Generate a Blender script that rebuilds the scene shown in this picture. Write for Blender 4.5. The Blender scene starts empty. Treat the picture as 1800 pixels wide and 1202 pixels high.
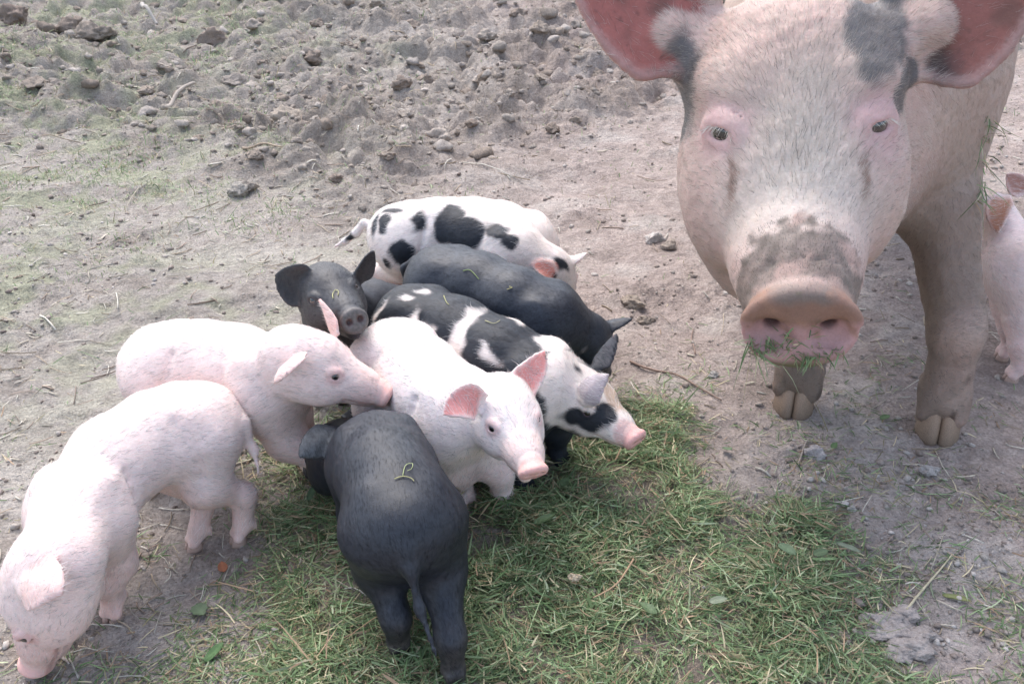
import bpy, math, random
import numpy as np
from mathutils import Vector

# ------------------------------------------------------------------ camera, sky, sun, exposure
scene = bpy.context.scene
CAM_H, CAM_PITCH, FOCAL_PX = 0.88, math.radians(30.0), 1624.0
cam_data = bpy.data.cameras.new("camera")
cam_data.sensor_width = 36.0
cam_data.lens = 36.0 * FOCAL_PX / 1800.0
cam_data.clip_start = 0.02
cam_data.clip_end = 500.0
cam = bpy.data.objects.new("camera", cam_data)
scene.collection.objects.link(cam)
cam.location = (0, 0, CAM_H)
cam.rotation_euler = (math.pi / 2 - CAM_PITCH, 0, 0)
scene.camera = cam

SUN_ELEV, SUN_ROT = math.radians(58), math.radians(-25)
world = bpy.data.worlds.new("World")
scene.world = world
world.use_nodes = True
wn, wl = world.node_tree.nodes, world.node_tree.links
wn.clear()
w_out = wn.new("ShaderNodeOutputWorld")
w_bg = wn.new("ShaderNodeBackground")
w_sky = wn.new("ShaderNodeTexSky")
w_sky.sky_type = 'NISHITA'
w_sky.sun_disc = False
w_sky.sun_elevation = SUN_ELEV
w_sky.sun_rotation = SUN_ROT
w_sky.dust_density = 3.0
w_hsv = wn.new("ShaderNodeHueSaturation")
w_hsv.inputs["Saturation"].default_value = 0.75
wl.new(w_sky.outputs[0], w_hsv.inputs["Color"])
wl.new(w_hsv.outputs[0], w_bg.inputs[0])
w_bg.inputs[1].default_value = 0.15
wl.new(w_bg.outputs[0], w_out.inputs[0])

sun_data = bpy.data.lights.new("sun", 'SUN')
sun_data.energy = 0.65
sun_data.angle = math.radians(40)
sun_data.color = (1.0, 0.985, 0.97)
sun = bpy.data.objects.new("sun", sun_data)
scene.collection.objects.link(sun)
# the lamp shines down its own -Z; the sky's sun stands at azimuth SUN_ROT from +Y
sun_dir = Vector((math.sin(SUN_ROT) * math.cos(SUN_ELEV), math.cos(SUN_ROT) * math.cos(SUN_ELEV), math.sin(SUN_ELEV)))
sun.rotation_euler = sun_dir.to_track_quat('Z', 'Y').to_euler()

scene.view_settings.view_transform = 'Standard'
scene.view_settings.look = 'None'
scene.view_settings.exposure = 1.5
scene.view_settings.gamma = 1.0
scene.view_settings.use_curve_mapping = False
scene.render.engine = 'CYCLES'
scene.cycles.use_denoising = True
scene.cycles.max_bounces = 6

rng = np.random.default_rng(7)
random.seed(7)
COL = scene.collection

# ------------------------------------------------------------------ where things stand
_ct, _st = math.cos(CAM_PITCH), math.sin(CAM_PITCH)
EYE = np.array([0.0, 0.0, CAM_H])


def ray(px, py):
    a = (px - 900) / FOCAL_PX
    b = (601 - py) / FOCAL_PX
    return np.array([a, _ct + b * _st, -_st + b * _ct])


def P(px, py, z=0.0):
    """point of height z seen at that place of the photograph"""
    d = ray(px, py)
    return EYE + d * ((z - CAM_H) / d[2])


def PD(px, py, dist):
    """point at that distance from the eye"""
    d = ray(px, py)
    return EYE + d / np.linalg.norm(d) * dist


def PL(px, py, c, length, near=True):
    """point on the line of sight that lies 'length' away from c"""
    d = ray(px, py)
    d = d / np.linalg.norm(d)
    oc = EYE - c
    b = float(oc @ d)
    disc = b * b - (float(oc @ oc) - length * length)
    if disc <= 0:
        return EYE + d * (-b)
    s = math.sqrt(disc)
    return EYE + d * (-b - s if near else -b + s)


def project(V):
    q = np.asarray(V, float) - EYE
    dep = q[..., 1] * _ct - q[..., 2] * _st
    up = q[..., 1] * _st + q[..., 2] * _ct
    return 900 + FOCAL_PX * q[..., 0] / dep, 601 - FOCAL_PX * up / dep, dep


CAM_RIGHT = np.array([1.0, 0, 0])
CAM_UP = np.array([0, _st, _ct])
CAM_TO = np.array([0, -_ct, _st])


def PZ(px, py, depth):
    """point at that depth along the camera's axis"""
    return EYE + ray(px, py) * depth


def depth_of(p):
    return float((np.asarray(p) - EYE) @ -CAM_TO)


def unit(v):
    v = np.asarray(v, float)
    return v / max(np.linalg.norm(v), 1e-9)


def smooth01(a, b, x):
    t = np.clip((x - a) / (b - a), 0, 1)
    return t * t * (3 - 2 * t)


# ------------------------------------------------------------------ noise
_perm = np.random.default_rng(3).permutation(4096).astype(np.int64)


def _hash(*ii):
    h = np.zeros_like(ii[0])
    for i in ii:
        h = _perm[(h + i) & 4095]
    return h


def noise3(p):
    """value-gradient noise in about [-1, 1]; p is (n, 3)"""
    i = np.floor(p).astype(np.int64)
    f = p - i
    u = f * f * f * (f * (f * 6 - 15) + 10)
    out = 0
    for dx in (0, 1):
        for dy in (0, 1):
            for dz in (0, 1):
                h = _hash(i[:, 0] + dx, i[:, 1] + dy, i[:, 2] + dz)
                g = ((h & 15) * 0.41887902)
                g2 = ((h >> 4) & 15) * 0.2 - 1.5
                val = np.cos(g) * (f[:, 0] - dx) + np.sin(g) * (f[:, 1] - dy) + np.sin(g2) * (f[:, 2] - dz)
                w = (u[:, 0] if dx else 1 - u[:, 0]) * (u[:, 1] if dy else 1 - u[:, 1]) * (u[:, 2] if dz else 1 - u[:, 2])
                out = out + w * val
    return out * 1.4


def noise2(x, y):
    xi = np.floor(x).astype(np.int64)
    yi = np.floor(y).astype(np.int64)
    fx, fy = x - xi, y - yi
    u = fx * fx * fx * (fx * (fx * 6 - 15) + 10)
    v = fy * fy * fy * (fy * (fy * 6 - 15) + 10)
    out = 0
    for dx in (0, 1):
        for dy in (0, 1):
            g = _hash(xi + dx, yi + dy) * (2 * math.pi / 4096)
            w = (u if dx else 1 - u) * (v if dy else 1 - v)
            out = out + w * (np.cos(g) * (fx - dx) + np.sin(g) * (fy - dy))
    return out * 1.5


def fbm2(x, y, octaves=4, gain=0.5):
    a, s, out = 1.0, 1.0, 0
    for k in range(octaves):
        out = out + a * noise2(x * s + 17.3 * k, y * s - 9.1 * k)
        a *= gain
        s *= 2.03
    return out


def lumps(x, y, cell, seed, keep=0.7):
    """rounded clods: one bump per jittered cell"""
    xi = np.floor(x / cell).astype(np.int64)
    yi = np.floor(y / cell).astype(np.int64)
    best = np.zeros_like(x)
    for dx in (-1, 0, 1):
        for dy in (-1, 0, 1):
            h = _hash(xi + dx + seed * 31, yi + dy + seed * 7)
            jx = (h & 63) / 63.0
            jy = ((h >> 6) & 63) / 63.0
            h2 = _perm[(h + 77) & 4095]
            r = 0.35 + 0.4 * ((h2 & 63) / 63.0)
            amp = ((h2 >> 6) & 63) / 63.0
            cx = (xi + dx + jx) * cell
            cy = (yi + dy + jy) * cell
            d2 = ((x - cx) ** 2 + (y - cy) ** 2) / (r * cell) ** 2
            b = np.sqrt(np.clip(1 - d2, 0, 1)) * (0.35 + 0.65 * amp) * r * (amp > 1 - keep)
            best = np.maximum(best, b)
    return best * cell


# ------------------------------------------------------------------ scene helpers
def new_mesh(name, V, F, col=None, smooth=True):
    """F: (n,3) or (n,4) integer array, or a list of faces"""
    me = bpy.data.meshes.new(name)
    V = np.ascontiguousarray(V, dtype=np.float32)
    if isinstance(F, np.ndarray):
        n, k = F.shape
        me.vertices.add(len(V))
        me.vertices.foreach_set("co", V.ravel())
        me.loops.add(n * k)
        me.loops.foreach_set("vertex_index", np.ascontiguousarray(F, dtype=np.int32).ravel())
        me.polygons.add(n)
        me.polygons.foreach_set("loop_start", np.arange(0, n * k, k, dtype=np.int32))
        me.polygons.foreach_set("loop_total", np.full(n, k, dtype=np.int32))
        me.update(calc_edges=True)
    else:
        me.from_pydata([tuple(v) for v in V], [], [tuple(f) for f in F])
    if smooth:
        me.polygons.foreach_set("use_smooth", np.ones(len(me.polygons), dtype=bool))
    if col is not None:
        at = me.attributes.new("col", 'FLOAT_COLOR', 'POINT')
        c4 = np.ones((len(V), 4), dtype=np.float32)
        c4[:, :3] = col[:, :3]
        if col.shape[1] == 4:
            c4[:, 3] = col[:, 3]
        at.data.foreach_set("color", c4.ravel())
    me.validate()
    return me


def link(name, data, mat=None, parent=None, label=None, category=None, group=None, kind=None):
    o = bpy.data.objects.new(name, data)
    COL.objects.link(o)
    if mat is not None and data is not None and hasattr(data, "materials") and not data.materials:
        data.materials.append(mat)
    if parent is not None:
        o.parent = parent
        o.matrix_parent_inverse = parent_inverse(parent)
    for k, v in (("label", label), ("category", category), ("group", group), ("kind", kind)):
        if v:
            o[k] = v
    return o


def parent_inverse(p):
    from mathutils import Matrix
    return Matrix.Translation(-p.location)


def thing(name, loc, label, category, group=None):
    o = bpy.data.objects.new(name, None)
    COL.objects.link(o)
    o.location = loc
    o.empty_display_size = 0.05
    o["label"] = label
    o["category"] = category
    if group:
        o["group"] = group
    return o


# ------------------------------------------------------------------ materials
def material(name, rough=0.6, spec=0.4, sss=0.0, sss_r=(0.02, 0.008, 0.005), bumps=(), tint=None,
             sheen=0.0, coat=0.0, base=None, transl=0.0, rough_noise=0.0):
    """colour comes from the attribute 'col'; tint: list of (scale, amount, detail) brightness mottling;
    bumps: list of (scale, strength, distance, detail)"""
    m = bpy.data.materials.new(name)
    m.use_nodes = True
    nt = m.node_tree
    N, L = nt.nodes, nt.links
    b = N["Principled BSDF"]
    tc = N.new("ShaderNodeTexCoord")
    if base is None:
        at = N.new("ShaderNodeAttribute")
        at.attribute_name = "col"
        csock = at.outputs["Color"]
    else:
        rgb = N.new("ShaderNodeRGB")
        rgb.outputs[0].default_value = (*base, 1)
        csock = rgb.outputs[0]
    for (sc, amt, det) in (tint or ()):
        no = N.new("ShaderNodeTexNoise")
        no.inputs["Scale"].default_value = sc
        no.inputs["Detail"].default_value = det
        L.new(tc.outputs["Object"], no.inputs["Vector"])
        mr = N.new("ShaderNodeMapRange")
        mr.inputs[1].default_value = 0.25
        mr.inputs[2].default_value = 0.75
        mr.inputs[3].default_value = 1 - amt
        mr.inputs[4].default_value = 1 + amt
        L.new(no.outputs[0], mr.inputs[0])
        mx = N.new("ShaderNodeMix")
        mx.data_type = 'RGBA'
        mx.blend_type = 'MULTIPLY'
        mx.inputs[0].default_value = 1.0
        L.new(csock, mx.inputs[6])
        L.new(mr.outputs[0], mx.inputs[7])
        csock = mx.outputs[2]
    L.new(csock, b.inputs["Base Color"])
    b.inputs["Roughness"].default_value = rough
    b.inputs["Specular IOR Level"].default_value = spec
    if rough_noise:
        no = N.new("ShaderNodeTexNoise")
        no.inputs["Scale"].default_value = 30
        no.inputs["Detail"].default_value = 4
        L.new(tc.outputs["Object"], no.inputs["Vector"])
        mr = N.new("ShaderNodeMapRange")
        mr.inputs[1].default_value, mr.inputs[2].default_value = 0.3, 0.7
        mr.inputs[3].default_value, mr.inputs[4].default_value = rough - rough_noise, rough + rough_noise
        L.new(no.outputs[0], mr.inputs[0])
        L.new(mr.outputs[0], b.inputs["Roughness"])
    if sss:
        b.inputs["Subsurface Weight"].default_value = sss
        b.inputs["Subsurface Radius"].default_value = sss_r
        b.inputs["Subsurface Scale"].default_value = 0.35
    if sheen:
        b.inputs["Sheen Weight"].default_value = sheen
        b.inputs["Sheen Roughness"].default_value = 0.4
    if coat:
        b.inputs["Coat Weight"].default_value = coat
        b.inputs["Coat Roughness"].default_value = 0.05
    prev = None
    for (sc, st, dist, det) in bumps:
        no = N.new("ShaderNodeTexNoise")
        no.inputs["Scale"].default_value = sc
        no.inputs["Detail"].default_value = det
        no.inputs["Roughness"].default_value = 0.6
        L.new(tc.outputs["Object"], no.inputs["Vector"])
        bp = N.new("ShaderNodeBump")
        bp.inputs["Strength"].default_value = st
        bp.inputs["Distance"].default_value = dist
        L.new(no.outputs[0], bp.inputs["Height"])
        if prev is not None:
            L.new(prev.outputs[0], bp.inputs["Normal"])
        prev = bp
    if prev is not None:
        L.new(prev.outputs[0], b.inputs["Normal"])
    if transl:
        tr = N.new("ShaderNodeBsdfTranslucent")
        L.new(csock, tr.inputs[0])
        ms = N.new("ShaderNodeMixShader")
        ms.inputs[0].default_value = transl
        L.new(b.outputs[0], ms.inputs[1])
        L.new(tr.outputs[0], ms.inputs[2])
        L.new(ms.outputs[0], N["Material Output"].inputs[0])
    return m


M_SKIN = material("pig_skin", rough=0.55, spec=0.35, sss=0.25, bumps=((900, 0.35, 0.0014, 3), (160, 0.35, 0.0022, 3)),
                  tint=((22, 0.04, 5), (90, 0.05, 4), (420, 0.08, 3)))
M_BLACK = material("black_pig_skin", rough=0.50, spec=0.42, bumps=((1100, 0.30, 0.0010, 3), (150, 0.12, 0.0020, 4)),
                   tint=((12, 0.2, 4), (260, 0.3, 3)), rough_noise=0.03)
M_HAIR = material("bristle", rough=0.45, spec=0.4, transl=0.25)
M_EYE = material("eyeball", rough=0.08, spec=0.6, coat=1.0)
M_HORN = material("hoof_horn", rough=0.55, spec=0.4, tint=((60, 0.3, 4),), bumps=((140, 0.4, 0.002, 4),))
M_SOIL = material("soil", rough=0.95, spec=0.15, tint=((6, 0.10, 5), (45, 0.20, 7), (210, 0.28, 6)),
                  bumps=((380, 0.9, 0.006, 6), (75, 0.8, 0.016, 8)))
M_CLOD = material("dry_clod", rough=0.95, spec=0.12, tint=((40, 0.15, 5), (230, 0.2, 5)), bumps=((300, 0.8, 0.004, 5), (70, 0.6, 0.01, 6)))
M_BLADE = material("grass_blade", rough=0.55, spec=0.3, transl=0.25)
M_STRAW = material("dry_straw", rough=0.7, spec=0.25, transl=0.1, tint=((150, 0.2, 3),))
M_LEAF = material("green_leaf", rough=0.5, spec=0.35, transl=0.25, tint=((90, 0.15, 3),), bumps=((220, 0.4, 0.002, 3),))
# ------------------------------------------------------------------ solid modelling: smooth unions on a grid, meshed as one surface
class Field:
    def __init__(self, lo, hi, coarse, fine_boxes=(), fine=None):
        self.ax = []
        for k in range(3):
            pts = [lo[k]]
            while pts[-1] < hi[k]:
                c = pts[-1]
                step = coarse
                for (a, b) in fine_boxes:
                    if a[k] - coarse <= c <= b[k]:
                        step = fine
                pts.append(c + step)
            self.ax.append(np.array(pts, dtype=np.float32))
        self.F = np.full([len(a) for a in self.ax], 0.5, dtype=np.float32)
        self.pad = coarse * 2.5

    def sub(self, lo, hi, pad):
        sl = []
        for k in range(3):
            a = np.searchsorted(self.ax[k], lo[k] - pad)
            b = np.searchsorted(self.ax[k], hi[k] + pad)
            sl.append(slice(a, b))
        X = self.ax[0][sl[0]][:, None, None]
        Y = self.ax[1][sl[1]][None, :, None]
        Z = self.ax[2][sl[2]][None, None, :]
        return tuple(sl), X, Y, Z

    def merge(self, sl, d, k, cut=False):
        A = self.F[sl]
        if A.size == 0:
            return
        d = d.astype(np.float32)
        if cut:
            d = -d
            h = np.maximum(k - np.abs(A - d), 0) / k
            self.F[sl] = np.maximum(A, d) + h * h * (k * 0.25)
        else:
            h = np.maximum(k - np.abs(A - d), 0) / k
            self.F[sl] = np.minimum(A, d) - h * h * (k * 0.25)

    def cone(self, a, b, ra, rb, k=0.02, flat=None, f=1.0, cut=False):
        """capsule with two radii; flat = unit direction squeezed by f (>1 is thinner)"""
        a = np.asarray(a, float)
        b = np.asarray(b, float)
        r = max(ra, rb) * max(1.0, 1.0 / f)
        sl, X, Y, Z = self.sub(np.minimum(a, b) - r, np.maximum(a, b) + r, k + self.pad)
        px, py, pz = X - a[0], Y - a[1], Z - a[2]
        ba = b - a
        if flat is not None:
            n = unit(flat)
            dn = (px * n[0] + py * n[1] + pz * n[2]) * (f - 1)
            px, py, pz = px + dn * n[0], py + dn * n[1], pz + dn * n[2]
            ba = ba + n * (ba @ n) * (f - 1)
        bb = max(float(ba @ ba), 1e-12)
        t = np.clip((px * ba[0] + py * ba[1] + pz * ba[2]) / bb, 0, 1)
        d = np.sqrt((px - t * ba[0]) ** 2 + (py - t * ba[1]) ** 2 + (pz - t * ba[2]) ** 2) - (ra + (rb - ra) * t)
        if f > 1:
            d = d / (0.5 + 0.5 * f)
        self.merge(sl, d, k, cut)

    def blob(self, c, r, R, k=0.02, cut=False):
        """ellipsoid, R = rows are its three axes"""
        c = np.asarray(c, float)
        r = np.asarray(r, float)
        e = np.sqrt(((np.abs(R) * r[:, None]) ** 2).sum(0))
        sl, X, Y, Z = self.sub(c - e, c + e, k + self.pad)
        px, py, pz = X - c[0], Y - c[1], Z - c[2]
        k0 = k1 = 0
        for i in range(3):
            q = px * R[i][0] + py * R[i][1] + pz * R[i][2]
            k0 = k0 + (q / r[i]) ** 2
            k1 = k1 + (q / (r[i] * r[i])) ** 2
        k0 = np.sqrt(k0)
        k1 = np.sqrt(k1) + 1e-6
        self.merge(sl, k0 * (k0 - 1) / k1, k, cut)

    def dots(self, pts, rad, k=0.004, cut=False):
        """a sheet or string given by many points with their own radius"""
        pts = np.asarray(pts, np.float32)
        rad = np.broadcast_to(np.asarray(rad, np.float32), (len(pts),))
        sl, X, Y, Z = self.sub(pts.min(0) - rad.max(), pts.max(0) + rad.max(), k + self.pad)
        d = None
        for p, r in zip(pts, rad):
            q = (X - p[0]) ** 2 + (Y - p[1]) ** 2 + (Z - p[2]) ** 2
            np.sqrt(q, out=q)
            q -= r
            d = q if d is None else np.minimum(d, q, out=d)
        self.merge(sl, d, k, cut)

    def at(self, p):
        i = [min(max(int(np.searchsorted(self.ax[k], p[k])), 0), len(self.ax[k]) - 1) for k in range(3)]
        return float(self.F[i[0], i[1], i[2]])

    def surface(self, start, direction, reach, step=0.0006):
        """first point on the line that lies on the surface"""
        start = np.asarray(start, float)
        d = unit(direction)
        t = 0.0
        while t < reach:
            if self.at(start + d * t) < 0:
                return start + d * t
            t += step
        return start + d * reach

    def chain(self, pts, rad, k=0.02, flat=None, f=1.0):
        for i in range(len(pts) - 1):
            self.cone(pts[i], pts[i + 1], rad[i], rad[i + 1], k, flat, f)

    def mesh(self):
        F, (xs, ys, zs) = self.F, self.ax
        S = F < 0
        nx, ny, nz = F.shape
        cnt = np.zeros((nx - 1, ny - 1, nz - 1), dtype=np.int8)
        for i in (0, 1):
            for j in (0, 1):
                for l in (0, 1):
                    cnt += S[i:nx - 1 + i, j:ny - 1 + j, l:nz - 1 + l]
        act = (cnt > 0) & (cnt < 8)
        ci, cj, cl = np.nonzero(act)
        n = len(ci)
        idx = np.full(act.shape, -1, dtype=np.int32)
        idx[ci, cj, cl] = np.arange(n, dtype=np.int32)
        acc = np.zeros((n, 3))
        num = np.zeros(n)
        cor = [(i, j, l) for i in (0, 1) for j in (0, 1) for l in (0, 1)]
        val = {c: F[ci + c[0], cj + c[1], cl + c[2]].astype(np.float64) for c in cor}
        pos = {c: np.stack([xs[ci + c[0]], ys[cj + c[1]], zs[cl + c[2]]], 1).astype(np.float64) for c in cor}
        for a in cor:
            for ax in range(3):
                if a[ax] == 1:
                    continue
                b = tuple(1 if k == ax else a[k] for k in range(3))
                va, vb = val[a], val[b]
                m = (va < 0) != (vb < 0)
                t = np.where(m, va / np.where(m, va - vb, 1), 0)
                p = pos[a] + (pos[b] - pos[a]) * t[:, None]
                acc += p * m[:, None]
                num += m
        V = acc / num[:, None]
        quads = []
        for ax in range(3):
            A = S
            sl0 = [slice(1, -1)] * 3
            sl1 = [slice(1, -1)] * 3
            sl0[ax] = slice(0, -1)
            sl1[ax] = slice(1, None)
            s0, s1 = A[tuple(sl0)], A[tuple(sl1)]
            e = np.argwhere(s0 != s1)
            if len(e) == 0:
                continue
            flip = s1[tuple(e.T)]
            base = e + 1
            base[:, ax] -= 1
            u, v = [(1, 2), (2, 0), (0, 1)][ax]
            q = []
            for (du, dv) in ((-1, -1), (0, -1), (0, 0), (-1, 0)):
                c = base.copy()
                c[:, u] += du
                c[:, v] += dv
                q.append(idx[c[:, 0], c[:, 1], c[:, 2]])
            q = np.stack(q, 1)
            q[flip] = q[flip][:, ::-1]
            quads.append(q)
        Q = np.concatenate(quads)
        Q = Q[(Q >= 0).all(1)]
        V = relax(V, Q, 1)
        return V, Q


def relax(V, Q, it=1, lam=0.45):
    for _ in range(it):
        s = np.zeros_like(V)
        n = np.zeros(len(V))
        for k in range(4):
            a, b = Q[:, k], Q[:, (k + 1) % 4]
            for c in range(3):
                s[:, c] += np.bincount(a, V[b, c], len(V)) + np.bincount(b, V[a, c], len(V))
            n += np.bincount(a, minlength=len(V)) + np.bincount(b, minlength=len(V))
        V = V + lam * (s / np.maximum(n, 1)[:, None] - V)
    return V


def vnormals(V, Q):
    fn = np.cross(V[Q[:, 2]] - V[Q[:, 0]], V[Q[:, 3]] - V[Q[:, 1]])
    N = np.zeros_like(V)
    for k in range(4):
        for c in range(3):
            N[:, c] += np.bincount(Q[:, k], fn[:, c], len(V))
    return N / np.maximum(np.linalg.norm(N, axis=1), 1e-12)[:, None]


def frame(fwd, up_hint=(0, 0, 1), roll=0.0):
    """rows: forward, left, up"""
    f = unit(fwd)
    l = unit(np.cross(up_hint, f))
    u = np.cross(f, l)
    if roll:
        c, s = math.cos(roll), math.sin(roll)
        l, u = l * c + u * s, u * c - l * s
    return np.array([f, l, u])


def bez(a, b, c, t):
    return a * (1 - t) ** 2 + b * 2 * t * (1 - t) + c * t * t


def ear_sheet(base, mid, tip, nrm, W, r0, r1, cup=0.35, nu=20, nv=11, tipw=0.05, fold=0.0):
    """points, radii and inner normals of an ear; nrm points out of the hollow inner side"""
    pts, rad, nn = [], [], []
    for i in range(nu + 1):
        u = i / nu
        p = bez(base, mid, tip, u)
        d = unit((mid - base) * (1 - u) + (tip - mid) * u)
        s = unit(np.cross(nrm, d))
        n = unit(np.cross(d, s))
        w = W * ((0.55 + 0.45 * smooth01(0, 0.35, u)) * (max(0.0, 1 - u ** 2.4)) ** 0.75 + tipw)
        for j in range(nv + 1):
            v = -1 + 2 * j / nv
            curl = cup * (1 - 0.55 * u)
            ang = v * curl * 1.6
            q = p + s * w * v * math.cos(ang * 0.6) + n * w * curl * (abs(v) ** 1.8)
            q = q + d * (-0.12 * W * v * fold)
            pts.append(q)
            rad.append((r0 + (r1 - r0) * u) * (1 - 0.35 * abs(v)))
            nn.append(n)
    return np.array(pts), np.array(rad), np.array(nn)


def nearest(pts, V, lim):
    """index of nearest of pts and distance for the vertices within the box of pts (+lim)"""
    lo, hi = pts.min(0) - lim, pts.max(0) + lim
    sel = np.nonzero(((V >= lo) & (V <= hi)).all(1))[0]
    if len(sel) == 0:
        return sel, sel, np.zeros(0)
    D = ((V[sel][:, None, :] - pts[None]) ** 2).sum(2)
    j = D.argmin(1)
    return sel, j, np.sqrt(D[np.arange(len(sel)), j])


def mixc(C, m, col):
    m = np.clip(m, 0, 1)[:, None]
    return C * (1 - m) + np.asarray(col)[None] * m


# ------------------------------------------------------------------ hair
def bristles(V, Q, N, C, count, length, width, flow, rs, lift=0.25, white=None, jitter=0.35, weight=None, keep=None, segs=2, curl=0.15):
    """thin tapering blades growing on the surface, lying along 'flow' (function of position)"""
    a = V[Q[:, 0]]
    area = np.linalg.norm(np.cross(V[Q[:, 2]] - a, V[Q[:, 3]] - V[Q[:, 1]]), axis=1)
    if weight is not None:
        area = area * weight[Q].mean(1)
    p = area / area.sum()
    f = rs.choice(len(Q), count, p=p)
    u, v = rs.random(count)[:, None], rs.random(count)[:, None]
    q = Q[f]
    w4 = [(1 - u) * (1 - v), u * (1 - v), u * v, (1 - u) * v]
    root = sum(w * V[q[:, k]] for k, w in enumerate(w4))
    nr = sum(w * N[q[:, k]] for k, w in enumerate(w4))
    nr /= np.linalg.norm(nr, axis=1)[:, None] + 1e-9
    col = sum(w * C[q[:, k], :3] for k, w in enumerate(w4))
    lenf = np.ones(count) if not callable(length) else None
    L = (length(root) if callable(length) else length * lenf) * rs.uniform(0.55, 1.25, count)
    d = flow(root)
    d = d + rs.normal(0, jitter, (count, 3))
    d = d - nr * (d * nr).sum(1)[:, None]
    d /= np.linalg.norm(d, axis=1)[:, None] + 1e-9
    sv = np.cross(nr, d)
    lf = lift * rs.uniform(0.5, 1.6, count)
    verts = []
    for s in range(segs + 1):
        t = s / segs
        c = root + d * (L * t)[:, None] + nr * (L * lf * (t - 0.45 * t * t))[:, None] + sv * (L * curl * t * t * rs.normal(0, 1, count) * (s > 0))[:, None]
        wv = width * (1 - 0.85 * t)
        if s < segs:
            verts += [c - sv * wv / 2, c + sv * wv / 2]
        else:
            verts += [c]
    k = len(verts)
    VV = np.stack(verts, 1).reshape(-1, 3)
    o = np.arange(count)[:, None] * k
    tris = []
    for s in range(segs - 1):
        tris += [o + np.array([[2 * s, 2 * s + 1, 2 * s + 3]]), o + np.array([[2 * s, 2 * s + 3, 2 * s + 2]])]
    tris += [o + np.array([[2 * segs - 2, 2 * segs - 1, 2 * segs]])]
    T = np.concatenate(tris)
    if white is not None:
        col = white(root, col, rs)
    CC = np.repeat(col, k, axis=0)
    return VV, T, CC


# ------------------------------------------------------------------ small shared part meshes
def eye_mesh(iris, white=(0.62, 0.55, 0.5), iris_at=0.62, pupil_at=0.28):
    """unit eyeball, looking along +X"""
    nr, ns = 12, 20
    V, C = [(1, 0, 0)], [(0.004, 0.004, 0.005)]
    for i in range(1, nr):
        th = math.pi * i / nr * 0.999
        for j in range(ns):
            ph = 2 * math.pi * j / ns
            V.append((math.cos(th), math.sin(th) * math.cos(ph), math.sin(th) * math.sin(ph)))
            C.append((0.004, 0.004, 0.005) if th < pupil_at * 1.57 else (iris if th < iris_at * 1.57 else white))
    V.append((-1, 0, 0))
    C.append(white)
    F = []
    for j in range(ns):
        F.append((0, 1 + j, 1 + (j + 1) % ns))
        for i in range(nr - 2):
            a, b = 1 + i * ns + j, 1 + i * ns + (j + 1) % ns
            F.append((a, a + ns, b + ns, b))
        F.append((len(V) - 1, 1 + (nr - 2) * ns + (j + 1) % ns, 1 + (nr - 2) * ns + j))
    return new_mesh("eyeball", np.array(V), F, np.array(C))


EYE_DARK = eye_mesh((0.03, 0.02, 0.015), (0.10, 0.08, 0.07), 0.95, 0.5)
EYE_GREY = eye_mesh((0.06, 0.07, 0.085), (0.42, 0.36, 0.34), 0.8, 0.34)
EYE_BROWN = eye_mesh((0.035, 0.026, 0.018), (0.46, 0.41, 0.38), 0.50, 0.25)


def claw_mesh(c0, c1):
    """one toe of a cloven hoof, 1 long, tip towards +X, sole at z=0, inner side at y=0"""
    V, C = [], []
    ns = 14
    rings = [(0.0, 1.0, 1.0, 0.0), (0.18, 1.0, 1.0, 0.0), (0.45, 0.9, 0.95, -0.02), (0.75, 0.74, 0.88, -0.06), (1.0, 0.55, 0.75, -0.12), (1.12, 0.3, 0.5, -0.15)]
    for k, (z, sl, sw, sh) in enumerate(rings):
        for j in range(ns):
            a = 2 * math.pi * j / ns
            x = math.cos(a)
            y = math.sin(a)
            px = (x * 0.5 if x > 0 else x * 0.42) * sl
            py = (max(y, -0.55) * 0.27) * sw * (1 - 0.35 * max(x, 0) ** 2)
            V.append((px + sh, py, z * 0.75))
            t = z
            C.append(tuple(np.array(c0) * (1 - t) + np.array(c1) * t))
    F = [tuple(range(ns))[::-1], tuple(range((len(rings) - 1) * ns, len(rings) * ns))]
    for k in range(len(rings) - 1):
        for j in range(ns):
            a, b = k * ns + j, k * ns + (j + 1) % ns
            F.append((a, b, b + ns, a + ns))
    return new_mesh("claw", np.array(V), F, np.array(C))


def place_claw(me, parent, pos, fwd, side, size, width=1.0, pitch=0.0, name="hoof"):
    """me shared; pos on the sole's middle between the toes"""
    from mathutils import Matrix
    o = link(name, me, M_HORN, parent)
    f = unit([fwd[0], fwd[1], 0])
    l = np.array([-f[1], f[0], 0]) * side
    up = np.array([0, 0, 1.0])
    R = Matrix(((f[0], l[0], 0, 0), (f[1], l[1], 0, 0), (0, 0, 1, 0), (0, 0, 0, 1)))
    M = Matrix.Translation(Vector(pos)) @ R @ Matrix.Rotation(pitch, 4, 'Y') @ Matrix.Diagonal((size, size * width, size, 1))
    o.matrix_parent_inverse = Matrix()
    o.matrix_basis = Matrix.Translation(-parent.location) @ M
    return o


def place_eye(me, parent, pos, look, r, flat=1.0):
    from mathutils import Matrix
    o = link("eye", me, M_EYE, parent)
    R = Vector(look).to_track_quat('X', 'Z').to_matrix().to_4x4()
    o.matrix_parent_inverse = Matrix()
    o.matrix_basis = Matrix.Translation(-parent.location) @ Matrix.Translation(Vector(pos)) @ R @ Matrix.Diagonal((r * flat, r, r, 1))
    return o
# ------------------------------------------------------------------ piglets
PINK = np.array([0.79, 0.63, 0.58])
CREAM = np.array([0.75, 0.665, 0.615])
BLACK = np.array([0.015, 0.0185, 0.0265])
CLAW_PINK = claw_mesh((0.42, 0.30, 0.24), (0.55, 0.38, 0.33))
CLAW_DARK = claw_mesh((0.05, 0.045, 0.04), (0.035, 0.033, 0.035))
CLAW_SOW = claw_mesh((0.17, 0.125, 0.09), (0.36, 0.25, 0.175))


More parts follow.
